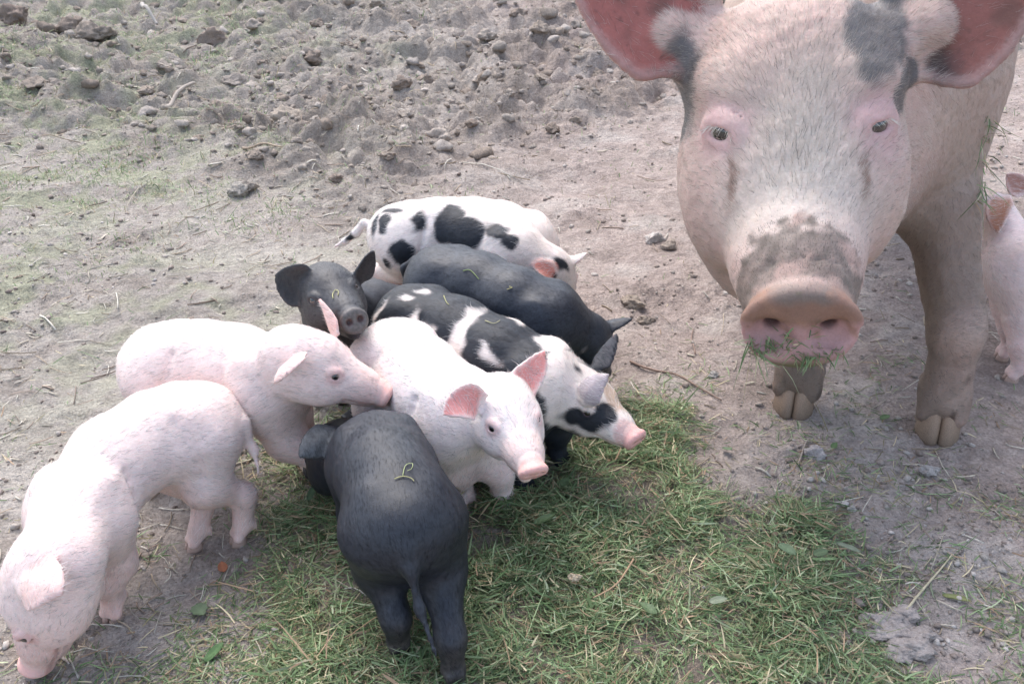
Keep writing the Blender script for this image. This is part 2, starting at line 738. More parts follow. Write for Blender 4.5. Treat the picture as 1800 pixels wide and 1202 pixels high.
def pick(V, N, px, py, tol=14):
    """the surface point of the animal that the photograph shows there"""
    x, y, dep = project(V)
    face = ((V - EYE) * N).sum(1) < 0
    d2 = (x - px) ** 2 + (y - py) ** 2
    for t in (tol, tol * 2, tol * 5, 1e4):
        m = face & (d2 < t * t)
        if m.any():
            i = np.nonzero(m)[0]
            return i[np.argmin(dep[i] + 0.0004 * np.sqrt(d2[i]))]
    return 0


def spot_mask(V, N, spots, axis, warp=0.010, wscale=38.0, soft=0.004):
    """patches of coat: (px, py, half length, half width in metres, turn in degrees)"""
    out = np.zeros(len(V))
    w = np.stack([noise3(V * wscale), noise3(V * wscale + 31.7), noise3(V * wscale + 63.1)], 1) * warp
    for s in spots:
        px, py, a, b = s[:4]
        ang = math.radians(s[4]) if len(s) > 4 else 0.0
        i = pick(V, N, px, py)
        n = N[i]
        f = unit(axis - n * (axis @ n))
        t = np.cross(n, f)
        f, t = f * math.cos(ang) + t * math.sin(ang), t * math.cos(ang) - f * math.sin(ang)
        q = V + w - V[i]
        d = np.sqrt((q @ f / a) ** 2 + (q @ t / b) ** 2 + (q @ n / (max(a, b) * 1.6)) ** 2)
        out = np.maximum(out, 1 - smooth01(1 - soft / min(a, b), 1 + soft / min(a, b), d))
    return out


def build_leg(fd, attach, joints, radii, foot, fwd, side_v, s, k=0.018):
    """one limb from the trunk to the two toes; returns nothing, hooves are parts"""
    fd.chain([attach] + joints, radii, k)


def piglet(label, torso, head, feet, ears, s=1.1, skin=PINK, mat=None, roll=0.0, head_q=None, layers=(),
           ear_in=(0.72, 0.31, 0.28), ear_out=None, snout_col=(0.72, 0.43, 0.385), eye=EYE_DARK, claw=CLAW_PINK, tail=None,
           hair_col=(0.86, 0.83, 0.80), hair_n=16000, seed=0, group="piglets of one litter crowding round the cut grass",
           paint=None, eye_ring=0.55, dust=0.0, up_hint=(0, 0, 1), coarse=0.0042, folds=True, mouth_open=0.0, disc_tilt=-0.15, neck_r=None, dark=None, hair_len=0.012, mud=0.9):
    rs = np.random.default_rng(100 + seed)
    T = [np.asarray(t[0], float) for t in torso]
    TR = [t[1] - 0.004 for t in torso]
    C, S = np.asarray(head[0], float), np.asarray(head[1], float)
    R = frame(S - C, up_hint, roll)
    h, l, u = R
    q = head_q or float(np.linalg.norm(S - C)) / 0.120
    HP = lambda x, y, z: C + (h * x + l * y + u * z) * q
    rump, sho = T[0], T[-1]
    fw_r = unit((T[1] - T[0]) * [1, 1, 0])
    fw_s = unit((T[-1] - T[-2]) * [1, 1, 0])
    lf_r = np.array([-fw_r[1], fw_r[0], 0])
    lf_s = np.array([-fw_s[1], fw_s[0], 0])
    Z = np.array([0, 0, 1.0])

    # ears first, for the bounds
    sheets = []
    for e in ears:
        b_, m_, t_ = [HP(*e[k]) if not isinstance(e[k], np.ndarray) else e[k] for k in ("base", "mid", "tip")]
        n_ = e["n"] if isinstance(e["n"], np.ndarray) else e["n"][0] * h + e["n"][1] * l + e["n"][2] * u
        sheets.append(ear_sheet(b_, m_, t_, unit(n_), e.get("W", 0.03) * (1 if isinstance(e["tip"], np.ndarray) else q), 0.0036 * q, 0.0028 * q, e.get("cup", 0.35), nu=26, nv=19, tipw=e.get("tipw", 0.04)))

    # feet
    F = {}
    for key, sd in (("hl", 1), ("hr", -1)):
        F[key] = np.asarray(feet[key], float) if feet.get(key) is not None else (rump + lf_r * sd * 0.045 * s - fw_r * 0.012) * [1, 1, 0]
    for key, sd in (("fl", 1), ("fr", -1)):
        F[key] = np.asarray(feet[key], float) if feet.get(key) is not None else (sho + lf_s * sd * 0.04 * s + fw_s * 0.0) * [1, 1, 0]

    allp = np.concatenate([np.array(T), np.array([C, S]), np.array(list(F.values()))] + [sh[0] for sh in sheets])
    lo, hi = allp.min(0) - 0.085, allp.max(0) + 0.085
    lo[2] = -0.012
    hb = np.concatenate([np.array([HP(-0.04, -0.045, -0.045), HP(0.115, 0.045, 0.045), HP(-0.04, 0.045, 0.05), HP(0.115, -0.045, -0.045)])] + [sh[0] for sh in sheets])
    fd = Field(lo, hi, coarse, [(hb.min(0), hb.max(0))], 0.0024)

    # trunk
    fd.chain(T, TR, 0.02)
    mid = T[len(T) // 2]
    nr = neck_r or 0.043 * q
    fd.cone(sho, C - h * 0.030 * q - u * 0.004 * q, TR[-1] * 0.93, nr, 0.026)
    # shoulder blades, hip bones
    for sd in (1, -1):
        fd.blob(sho + lf_s * sd * (TR[-1] * 0.72) + Z * TR[-1] * 0.25 - fw_s * 0.004, (0.026 * s, 0.012 * s, 0.036 * s), np.array([fw_s, lf_s, Z]), 0.020)
        fd.blob(rump + lf_r * sd * (TR[0] * 0.55) + Z * TR[0] * 0.62 + fw_r * 0.020 * s, (0.018 * s, 0.014 * s, 0.014 * s), np.array([fw_r, lf_r, Z]), 0.018)
    # limbs
    for key, sd in (("hl", 1), ("hr", -1)):
        ft = F[key]
        hip = rump + lf_r * sd * 0.028 * s + fw_r * 0.010 - Z * 0.010
        fz = np.array([ft[0], ft[1], hip[2]])
        stif = hip + (fz - hip) * 0.45 + fw_r * 0.020 * s - Z * 0.050 * s + lf_r * sd * 0.006 * s
        hock = ft + (fz - ft) * 0 + Z * 0.068 * s - fw_r * 0.016 * s + (hip - fz) * 0.22
        fet = ft + Z * 0.027 * s - fw_r * 0.003
        toe = ft + Z * 0.012 * s + fw_r * 0.009 * s
        fd.cone(hip, stif, 0.046 * s, 0.029 * s, 0.026)
        fd.cone(stif, hock, 0.0275 * s, 0.0150 * s, 0.018)
        fd.cone(hock, fet, 0.0165 * s, 0.0130 * s, 0.014)
        for c in (-1, 1):
            fd.cone(fet, toe + lf_r * c * 0.0068 * s, 0.0128 * s, 0.0080 * s, 0.005)
            fd.cone(fet - fw_r * 0.011 * s + lf_r * c * 0.007 * s, fet - fw_r * 0.013 * s + lf_r * c * 0.008 * s - Z * 0.009 * s, 0.0045 * s, 0.003 * s, 0.004)
    for key, sd in (("fl", 1), ("fr", -1)):
        ft = F[key]
        shp = sho + lf_s * sd * 0.026 * s - Z * 0.018
        fz = np.array([ft[0], ft[1], shp[2]])
        elb = shp + (fz - shp) * 0.40 - Z * 0.065 * s - fw_s * 0.008 * s
        kne = ft + Z * 0.060 * s + (elb - ft) * [0.25, 0.25, 0] + fw_s * 0.004 * s
        fet = ft + Z * 0.027 * s - fw_s * 0.002
        toe = ft + Z * 0.012 * s + fw_s * 0.009 * s
        fd.cone(shp, elb, 0.036 * s, 0.0245 * s, 0.026)
        fd.cone(elb, kne, 0.0245 * s, 0.0165 * s, 0.018)
        fd.cone(kne, fet, 0.0175 * s, 0.0135 * s, 0.014)
        for c in (-1, 1):
            fd.cone(fet, toe + lf_s * c * 0.0068 * s, 0.0130 * s, 0.0080 * s, 0.005)
            fd.cone(fet - fw_s * 0.011 * s + lf_s * c * 0.007 * s, fet - fw_s * 0.013 * s + lf_s * c * 0.008 * s - Z * 0.009 * s, 0.0045 * s, 0.003 * s, 0.004)
    # head
    fd.blob(HP(-0.004, 0, 0.004), np.array([0.052, 0.0430, 0.0445]) * q, R, 0.022)
    for sd in (1, -1):
        fd.blob(HP(0.014, 0.021 * sd, -0.018), np.array([0.045, 0.0255, 0.029]) * q, R, 0.018)
    fd.cone(HP(0.020, 0, 0.002), HP(0.078, 0, -0.008), 0.0395 * q, 0.0255 * q, 0.016)
    fd.cone(HP(0.076, 0, -0.008), HP(0.110, 0, -0.010), 0.0255 * q, 0.0185 * q, 0.01)
    fd.cone(HP(0.005, 0, -0.026), HP(0.093 - 0.004 * mouth_open, 0, -0.0265 - 0.009 * mouth_open), 0.028 * q, 0.0105 * q, 0.005)
    # corner of the mouth and the line of the lips
    for sd in (1, -1):
        fd.dots(np.array([HP(0.055 + 0.045 * t, (0.0275 - 0.0145 * t) * sd, -0.0205 + 0.004 * t * t - 0.003 * math.sin(3 * t)) for t in np.linspace(0, 1, 22)]), 0.0016 * q, 0.003, cut=True)
    # snout disc, tipped slightly back, hollowed, with nostrils
    tilt = frame(h + u * disc_tilt, u)
    disc = HP(0.1160, 0, -0.008)
    fd.blob(disc, np.array([0.0080, 0.0208, 0.0182]) * q, tilt, 0.006)
    fd.blob(disc + tilt[0] * 0.046 * q, np.array([0.041, 0.09, 0.09]) * q, tilt, 0.003, cut=True)
    for sd in (1, -1):
        fd.blob(disc + (tilt[0] * 0.006 + l * 0.0082 * sd + tilt[2] * 0.001) * q, np.array([0.009, 0.0040, 0.0050]) * q, tilt, 0.003, cut=True)
    # folds across the snout
    for x0 in (0.094, 0.103):
        th = np.linspace(-1.5, 1.5, 15)
        fd.dots(np.array([HP(x0 - 0.004 * math.cos(t), math.sin(t) * 0.0215, -0.009 + math.cos(t) * 0.0212) for t in th]), 0.0011 * q, 0.003, cut=True)
    # eyes: hollow, lids
    eyes = []
    for sd in (1, -1):
        look = unit(h * 0.48 + l * sd * 0.84 + u * 0.22)
        ec = fd.surface(HP(0.042, 0.050 * sd, 0.0150), -l * sd, 0.04) - look * 0.0050 * q
        ex = unit(np.cross(u, look))
        eu = np.cross(look, ex)
        re_ = 0.0082 * q
        fd.blob(ec, np.array([re_, re_, re_]) * 0.92, np.array([look, ex, eu]), 0.002, cut=True)
        th = np.linspace(0, 2 * math.pi, 24, endpoint=False)
        lid = []
        for t in th:
            x_, y_ = math.cos(t) * 0.0074 * q, math.sin(t) * (0.0054 if math.sin(t) > 0 else 0.0047) * q
            lid.append(ec + ex * x_ + eu * y_ + look * math.sqrt(max((re_ * 1.06) ** 2 - x_ * x_ - y_ * y_, 0)))
        fd.dots(np.array(lid), 0.0019 * q, 0.003)
        fd.dots(np.array([ec + look * 0.0035 * q + (ex * math.cos(t) * 0.0105 + eu * (math.sin(t) * 0.0085 + 0.001)) * q for t in th[2:11]]), 0.0030 * q, 0.006)
        eyes.append((ec, look))
    for (pts, rad, nn) in sheets:
        fd.dots(pts, rad, 0.008)
    # skin folds: before the ham and behind the shoulder
    for (ca, cb, w_, rr, aw) in (((T[0], T[1], 0.62, TR[0], (0.8, 2.0)), (T[-1], T[-2], 0.42, TR[-1], (1.0, 2.2))) if folds else ()):
        cc = ca * (1 - w_) + cb * w_
        fx = unit(cb - ca)
        lx = unit(np.cross(Z, fx))
        ux = np.cross(fx, lx)
        for sd in (1, -1):
            line = []
            for t in np.linspace(aw[0], aw[1], 26):
                dv = lx * sd * math.sin(t) + ux * math.cos(t)
                o_ = cc + fx * (0.010 * math.sin(2.2 * t)) + dv * rr * 1.7
                line.append(fd.surface(o_, -dv, rr * 1.2, 0.0015))
            fd.dots(np.array(line), 0.0021, 0.011, cut=True)
    # tail
    tl = tail if tail is not None else [rump - fw_r * (TR[0] * 0.93) + Z * 0.022, rump - fw_r * (TR[0] + 0.022) + Z * 0.0, rump - fw_r * (TR[0] + 0.022) - Z * 0.05]
    tl = [np.asarray(t, float) for t in tl]
    fd.chain(tl, list(np.linspace(0.0075, 0.0028, len(tl)) * s), 0.012)

    V, Q = fd.mesh()
    N = vnormals(V, Q)
    # uneven muscle and skin
    V = V + N * ((0.0009 if folds else 0.0004) * noise3(V * 30) + 0.0004 * noise3(V * 75))[:, None]
    HL = np.stack([(V - C) @ h, (V - C) @ l, (V - C) @ u], 1) / q

    # ---------------- coat
    Cc = np.repeat(np.asarray(skin, float)[None], len(V), 0)
    if dark is None:
        dark = float(np.mean(skin)) < 0.2
    n1 = noise3(V * 14 + seed)
    if not dark and float(np.mean(skin)) > 0.2:
        Cc = Cc * (1 + 0.05 * n1)[:, None]
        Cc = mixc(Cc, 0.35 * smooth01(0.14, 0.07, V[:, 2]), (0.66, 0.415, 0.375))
        Cc = mixc(Cc, 0.30 * smooth01(0.0, 0.9, noise3(V * 7 + 3 * seed)), (0.70, 0.47, 0.43))
        nd = noise3(V * 22 + 5 * seed) + 0.6 * noise3(V * 60 + seed)
        Cc = mixc(Cc, 0.09 * smooth01(0.35, 1.1, nd), (0.42, 0.35, 0.29))
        fl = noise3(V * 140 + seed)
        Cc = mixc(Cc, 0.28 * smooth01(0.78, 0.98, fl), (0.34, 0.26, 0.22))
        m = smooth01(0.05, 0.085, HL[:, 0]) * (np.abs(HL[:, 1]) < 0.06)
        Cc = mixc(Cc, 0.45 * m, (0.70, 0.45, 0.38))
    for (lc, sp) in layers:
        Cc = mixc(Cc, spot_mask(V, N, sp, unit(sho - rump)), lc)
    for (pts, rad, nn), e in zip(sheets, ears):
        sel, j, d = nearest(pts, V, 0.012)
        inn = ((V[sel] - pts[j]) * nn[j]).sum(1)
        uu = (j // 20) / 26.0
        near_ = smooth01(0.009 * q, 0.005 * q, d) * smooth01(0.02, 0.2, uu)
        oc = e.get("out", ear_out)
        if oc is not None:
            Cc[sel] = mixc(Cc[sel], near_ * smooth01(0.001, -0.001, inn), oc)
        ic = np.asarray(e.get("inn", ear_in))
        vv = np.abs((j % 20) / 19.0 * 2 - 1)
        Cc[sel] = mixc(Cc[sel], near_ * smooth01(0.0, 0.0015, inn) * (0.45 + 0.55 * smooth01(1.0, 0.6, vv)), ic)
    # snout disc and lips
    dd = np.sqrt(((HL - np.array([0.117, 0, -0.008])) ** 2 * np.array([1.6, 1, 1])).sum(1))
    Cc = mixc(Cc, smooth01(0.025, 0.018, dd), snout_col)
    nost = np.zeros(len(V))
    for sd in (1, -1):
        nost = np.maximum(nost, smooth01(0.0065, 0.0038, np.sqrt(((HL - np.array([0.119, 0.0082 * sd, -0.007])) ** 2).sum(1))))
    Cc = mixc(Cc, 0.75 * nost, (0.10, 0.045, 0.04))
    if not dark:
        lip = smooth01(0.004, 0.001, np.abs(HL[:, 2] + 0.0195)) * smooth01(0.055, 0.065, HL[:, 0])
        Cc = mixc(Cc, 0.5 * lip, (0.42, 0.18, 0.15))
        for (ec, look) in eyes:
            de = np.linalg.norm(V - ec, axis=1) / q
            Cc = mixc(Cc, eye_ring * smooth01(0.019, 0.010, de), (0.62, 0.34, 0.32))
            Cc = mixc(Cc, 0.6 * smooth01(0.0100, 0.0075, de), (0.24, 0.12, 0.11))
    else:
        for (ec, look) in eyes:
            de = np.linalg.norm(V - ec, axis=1) / q
            Cc = mixc(Cc, 0.8 * smooth01(0.010, 0.0075, de), (0.10, 0.07, 0.065))
    # soiled lower legs
    md = mud * smooth01(0.10, 0.01, V[:, 2]) * (0.5 + 0.5 * noise3(V * 45)) * (HL[:, 0] < -0.05)
    Cc = mixc(Cc, np.clip(md, 0, 0.8), (0.30, 0.23, 0.17) if not dark else (0.12, 0.10, 0.085))
    if dust:
        nb = noise3(V * 18 + 7) + 0.7 * noise3(V * 47) + 0.5 * noise3(V * 110)
        Cc = mixc(Cc, dust * smooth01(-0.3, 1.2, nb) * smooth01(0.0, 0.7, N[:, 2]), (0.075, 0.080, 0.092))
        Cc = mixc(Cc, 0.5 * dust * smooth01(0.75, 1.0, noise3(V * 170 + 3)), (0.17, 0.17, 0.17))
    if paint:
        Cc = paint(V, N, Cc, HL)
    Cc = np.clip(Cc, 0.004, 0.95)

    base = (T[0] + T[-1]) / 2 * [1, 1, 0]
    root = thing("piglet", base, label, "piglet", group)
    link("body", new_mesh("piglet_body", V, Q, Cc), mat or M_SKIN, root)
    for (ec, look) in eyes:
        place_eye(eye, root, ec, look, 0.0082 * q, 1.0)
    for key, fw in (("hl", fw_r), ("hr", fw_r), ("fl", fw_s), ("fr", fw_s)):
        for c in (1, -1):
            lf = np.array([-fw[1], fw[0], 0])
            place_claw(claw, root, F[key] + fw * 0.008 * s + lf * c * 0.0045 * s - Z * 0.002, fw, c, 0.024 * s, 1.15)

    # ---------------- hair
    def flow(p):
        d = np.repeat((rump - sho)[None] / np.linalg.norm(rump - sho), len(p), 0)
        d[:, 2] -= 0.45
        ht = np.stack([(p - C) @ h, (p - C) @ l, (p - C) @ u], 1) / q
        w = smooth01(-0.05, 0.02, ht[:, 0])[:, None]
        dh = -h[None] * 1.0 + l[None] * np.sign(ht[:, 1:2]) * 0.35
        return d * (1 - w) + dh * w

    def white(p, col, rs_):
        n = len(p)
        k = rs_.uniform(0.5, 1.0, n)[:, None]
        lum = col.mean(1, keepdims=True)
        tgt = np.where(lum > 0.12, np.asarray(hair_col)[None], np.array([[0.018, 0.021, 0.028]]))
        return np.clip((col * (1 - k) + tgt * k) * np.where(rs_.random(n) < 0.22, 0.5, 1.0)[:, None] * rs_.uniform(0.8, 1.1, n)[:, None], 0.01, 0.95)

    wgt = 1 - 0.97 * smooth01(0.028, 0.020, dd)
    wgt = wgt * (0.3 + 0.7 * smooth01(0.01, 0.03, V[:, 2]))
    for (ec, look) in eyes:
        wgt = wgt * smooth01(0.009, 0.016, np.linalg.norm(V - ec, axis=1) / q)
    hv, ht_, hc = bristles(V, Q, N, Cc, hair_n, hair_len, 0.00046, flow, rs, 0.16, white, 0.22, wgt)
    link("bristles", new_mesh("piglet_bristles", hv, ht_, hc), M_HAIR, root, kind="stuff")
    return dict(V=V, N=N, root=root, C=C, h=h, l=l, u=u, q=q)


def ear(side, base=(-0.022, 0.031, 0.031), mid=(-0.03, 0.062, 0.062), tip=(-0.005, 0.088, 0.068), n=(0.9, 0.3, 0.2), **kw):
    f = lambda v: (v[0], v[1] * side, v[2])
    return dict(base=f(base), mid=mid if isinstance(mid, np.ndarray) else f(mid), tip=tip if isinstance(tip, np.ndarray) else f(tip), n=f(n), **kw)


def pear(c, base, mid, tip, W, n, **kw):
    """ear given by where its root, middle and tip stand: (px, py, depth beyond the head's middle)"""
    d0 = depth_of(c)
    g = lambda v: PZ(v[0], v[1], d0 + v[2])
    nn = unit(CAM_RIGHT * n[0] + CAM_UP * n[1] + CAM_TO * n[2])
    return dict(base=g(base), mid=g(mid), tip=g(tip), n=nn, W=W, **kw)
def tor(*pts):
    return [(P(a, b, z), r) for (a, b, z, r) in pts]


# left pink piglet, head down in the lower left corner
sA = P(48, 1168, 0.020)
cA = PL(88, 1026, sA, 0.128)
pigA = piglet("pink piglet at far left nosing the dirt, head down in the corner",
              tor((352, 748, 0.168, 0.064), (278, 766, 0.174, 0.061), (204, 812, 0.172, 0.061), (138, 898, 0.162, 0.054)),
              (cA, sA),
              dict(hl=P(430, 948), hr=P(352, 958), fl=P(205, 1080), fr=P(160, 1022)),
              [pear(cA, (38, 1022, -0.055), (70, 1018, -0.085), (106, 1042, -0.085), 0.028, (0.1, -0.5, -0.9), out=(0.70, 0.50, 0.455)),
               pear(cA, (-10, 1010, 0.0), (-30, 1040, -0.02), (-35, 1075, -0.02), 0.026, (0.3, -0.3, -0.9))],
              tail=[P(405, 725, 0.185), P(428, 742, 0.175), P(446, 790, 0.135), P(455, 832, 0.11)], seed=1, up_hint=(-0.85, -0.35, 0.3), s=1.02)

cB = P(543, 638, 0.235)
pigB = piglet("pink piglet facing right with its chin on the black piglet's back",
              tor((287, 642, 0.18, 0.065), (360, 642, 0.186, 0.066), (420, 650, 0.187, 0.065), (478, 668, 0.190, 0.058)),
              (cB, PL(688, 686, cB, 0.116)),
              dict(fl=None, fr=P(592, 872), hr=None, hl=None),
              [pear(cB, (524, 626, -0.055), (502, 634, -0.080), (484, 672, -0.082), 0.023, (0.75, -0.5, -0.6), out=(0.72, 0.50, 0.45)),
               pear(cB, (588, 592, 0.03), (578, 560, 0.035), (563, 528, 0.035), 0.019, (0.9, 0.2, -0.4), out=(0.74, 0.52, 0.47))],
              tail=[P(232, 612, 0.20), P(217, 628, 0.19), P(222, 645, 0.175)], seed=2, disc_tilt=-0.25)

cC = P(602, 800, 0.095)
pigC = piglet("black piglet in front seen from behind, tail hanging down",
              tor((713, 928, 0.175, 0.063), (698, 876, 0.182, 0.0605), (680, 834, 0.180, 0.063), (664, 802, 0.172, 0.058)),
              (cC, P(552, 815, 0.02)),
              dict(hr=P(797, 1200), hl=P(702, 1150), fl=None, fr=None),
              [pear(cC, (600, 764, -0.07), (562, 768, -0.105), (528, 802, -0.11), 0.025, (-0.2, -0.4, -0.9), out=(0.075, 0.08, 0.085)),
               pear(cC, (610, 740, 0.05), (640, 735, 0.07), (650, 745, 0.08), 0.023, (0.2, -0.4, -0.9))],
              skin=BLACK, mat=M_BLACK, snout_col=(0.05, 0.04, 0.04), ear_in=(0.08, 0.06, 0.06), claw=CLAW_DARK, seed=3, folds=False, hair_n=14000, hair_len=0.008, dust=0.2, s=1.02,
              tail=[P(715, 965, 0.19), P(722, 1000, 0.17), P(738, 1070, 0.13), P(766, 1150, 0.095)])

cD = P(890, 728, 0.200)
pigD = piglet("white piglet in the middle of the group with upright pink ears, facing right",
              tor((694, 628, 0.175, 0.063), (734, 664, 0.180, 0.064), (772, 700, 0.180, 0.062), (804, 732, 0.172, 0.056)),
              (cD, PL(940, 824, cD, 0.110)),
              dict(fl=P(885, 892), fr=P(815, 885), hl=None, hr=None),
              [pear(cD, (846, 706, -0.035), (815, 698, -0.055), (781, 728, -0.06), 0.024, (-0.25, -0.1, 0.95)),
               pear(cD, (902, 682, 0.02), (935, 665, 0.02), (956, 618, 0.03), 0.0225, (0.3, 0.0, 0.95))],
              skin=(0.80, 0.70, 0.665), seed=4, mouth_open=1.4, disc_tilt=-0.65)

cE = P(1022, 700, 0.150)
pigE = piglet("black and white piglet facing right, white band across its black back",
              tor((726, 566, 0.175, 0.065), (800, 596, 0.180, 0.066), (880, 636, 0.178, 0.065), (952, 674, 0.170, 0.059)),
              (cE, PL(1122, 768, cE, 0.106, near=True)),
              dict(hl=None, hr=None, fl=None, fr=None),
              [pear(cE, (1026, 708, -0.055), (1030, 680, -0.075), (1068, 660, -0.075), 0.022, (0.55, -0.25, -0.8), out=(0.40, 0.34, 0.35), inn=(0.06, 0.05, 0.05)),
               pear(cE, (1045, 645, 0.02), (1062, 625, 0.025), (1084, 588, 0.025), 0.019, (0.8, 0.2, -0.5), out=(0.06, 0.06, 0.068), inn=(0.06, 0.06, 0.065))],
              skin=BLACK, seed=5, snout_col=(0.72, 0.40, 0.37), dark=False, disc_tilt=-0.3, eye_ring=0.0, dust=0.15,
              layers=[(CREAM, [(803, 570, 0.0143, 0.0500, 8), (712, 512, 0.0156, 0.0088, 20), (747, 498, 0.0130, 0.0063), (719, 556, 0.0078, 0.0175, 10),
                               (737, 578, 0.0065, 0.0125, 20), (858, 622, 0.0208, 0.0056, -10), (914, 551, 0.0130, 0.0075), (655, 540, 0.0052, 0.0200),
                               (975, 590, 0.022, 0.030, 10), (1000, 640, 0.030, 0.050), (1040, 690, 0.060, 0.060), (1090, 740, 0.055, 0.05), (1040, 770, 0.04, 0.02), (985, 690, 0.018, 0.03), (990, 745, 0.02, 0.03)]),
                      ((0.50, 0.38, 0.30), [(1088, 690, 0.026, 0.020)]),
                      ((0.70, 0.48, 0.44), [(1105, 755, 0.03, 0.022)]),
                      (BLACK, [(1002, 748, 0.020, 0.013, 0), (1022, 747, 0.030, 0.016, 0), (1050, 738, 0.016, 0.014), (1066, 722, 0.017, 0.014), (1025, 640, 0.008, 0.004)])])

cF = P(1033, 600, 0.115)
pigF = piglet("plain black piglet between the two spotted piglets, head lowered",
              tor((775, 492, 0.178, 0.065), (842, 510, 0.182, 0.065), (905, 537, 0.180, 0.064), (966, 564, 0.168, 0.059)),
              (cF, P(1062, 648, 0.030)),
              dict(hl=None, hr=None, fl=None, fr=None),
              [pear(cF, (1046, 578, 0.0), (1078, 566, 0.0), (1110, 561, 0.0), 0.017, (0.2, -0.8, -0.6)),
               pear(cF, (1005, 578, -0.035), (1010, 592, -0.05), (1025, 615, -0.055), 0.017, (0.6, -0.4, -0.6), out=(0.13, 0.12, 0.125))],
              skin=BLACK * 1.5, mat=M_BLACK, snout_col=(0.06, 0.05, 0.05), ear_in=(0.10, 0.08, 0.08), claw=CLAW_DARK, seed=6, folds=False, hair_n=12000, hair_len=0.008, dust=0.25)

cG = P(968, 482, 0.130)
pigG = piglet("white piglet with round black spots at the back of the group",
              tor((704, 416, 0.178, 0.067), (772, 410, 0.184, 0.067), (840, 422, 0.182, 0.066), (903, 447, 0.172, 0.060)),
              (cG, P(1000, 522, 0.045)),
              dict(hl=None, hr=P(668, 530), fl=None, fr=None),
              [pear(cG, (972, 488, -0.06), (958, 472, -0.075), (938, 466, -0.075), 0.018, (0.1, 0.3, 0.9), inn=(0.72, 0.28, 0.22)),
               pear(cG, (982, 466, -0.01), (1008, 455, -0.015), (1031, 446, -0.015), 0.013, (0.2, -0.7, -0.6))],
              skin=CREAM, seed=7, tail=[P(640, 392, 0.2), P(626, 410, 0.18), P(608, 424, 0.16), P(590, 433, 0.15)],
              layers=[(BLACK, [(645, 391, 0.0075, 0.0250, 10), (664, 385, 0.0137, 0.0150), (688, 357, 0.0250, 0.0100, 15), (742, 384, 0.0137, 0.0200),
                               (786, 372, 0.0250, 0.0375), (778, 398, 0.0200, 0.0275), (812, 405, 0.0450, 0.0300, -10), (866, 393, 0.0250, 0.0187, -20), (900, 421, 0.0200, 0.0187),
                               (703, 450, 0.0225, 0.0225), (673, 476, 0.0112, 0.0125), (985, 484, 0.0088, 0.0088), (1000, 455, 0.0150, 0.0100), (606, 424, 0.012, 0.012)])])
# ------------------------------------------------------------------ more piglets: black face, one behind, one at the right edge
cJ = P(580, 520, 0.252)
pigJ = piglet("black piglet with raised snout facing the camera behind the pink one",
              [(P(745, 560, 0.11), 0.048), (P(700, 556, 0.13), 0.052), (P(648, 548, 0.15), 0.056), (P(597, 556, 0.165), 0.055)],
              (cJ, PL(622, 556, cJ, 0.118)),
              dict(hl=P(760, 620), hr=P(745, 590), fl=P(610, 700), fr=P(560, 700)),
              [pear(cJ, (545, 506, -0.01), (515, 498, -0.02), (486, 484, -0.02), 0.034, (-0.2, -0.1, 0.95), inn=(0.022, 0.02, 0.02)),
               pear(cJ, (622, 492, 0.01), (642, 468, 0.005), (656, 442, 0.01), 0.025, (0.9, 0.0, 0.3), inn=(0.04, 0.036, 0.036))],
              skin=(0.040, 0.039, 0.042), mat=M_BLACK, snout_col=(0.11, 0.098, 0.092), ear_in=(0.05, 0.045, 0.045), claw=CLAW_DARK, seed=8, folds=False, hair_n=9000, hair_len=0.008, dust=0.3,
              mouth_open=0.9, disc_tilt=0.1, roll=math.radians(6))

cH = P(950, 468, 0.09)
pigH = piglet("pale piglet almost hidden behind the white black-spotted one",
              [(P(770, 400, 0.160), 0.060), (P(830, 402, 0.170), 0.062), (P(880, 410, 0.172), 0.062), (P(925, 430, 0.165), 0.058)],
              (cH, P(960, 505, 0.01)),
              dict(hl=None, hr=None, fl=None, fr=None),
              [ear(-1, mid=(-0.02, 0.042, 0.03), tip=(-0.01, 0.048, 0.02), W=0.012), ear(1, mid=(-0.02, 0.042, 0.03), tip=(-0.01, 0.048, 0.02), W=0.012)],
              skin=CREAM, seed=9, hair_n=6000, layers=[(BLACK, [(937, 414, 0.01, 0.01)])])

cI = P(1722, 398, 0.215)
pigI = piglet("pale piglet at the right edge behind the sow's leg",
              [(P(2070, 470, 0.185), 0.066), (P(2000, 468, 0.190), 0.067), (P(1890, 468, 0.19), 0.066), (P(1782, 466, 0.19), 0.062)],
              (cI, PL(1640, 440, cI, 0.118, near=False)),
              dict(fl=P(1785, 668), fr=P(1768, 630), hl=None, hr=None),
              [pear(cI, (1764, 345, -0.075), (1750, 372, -0.110), (1754, 408, -0.115), 0.021, (-0.5, -0.2, 0.75), inn=(0.42, 0.20, 0.13)),
               pear(cI, (1798, 342, 0.03), (1790, 322, 0.03), (1770, 308, 0.03), 0.022, (-0.2, -0.1, 0.9), inn=(0.40, 0.22, 0.18))],
              skin=(0.73, 0.58, 0.55), seed=10)


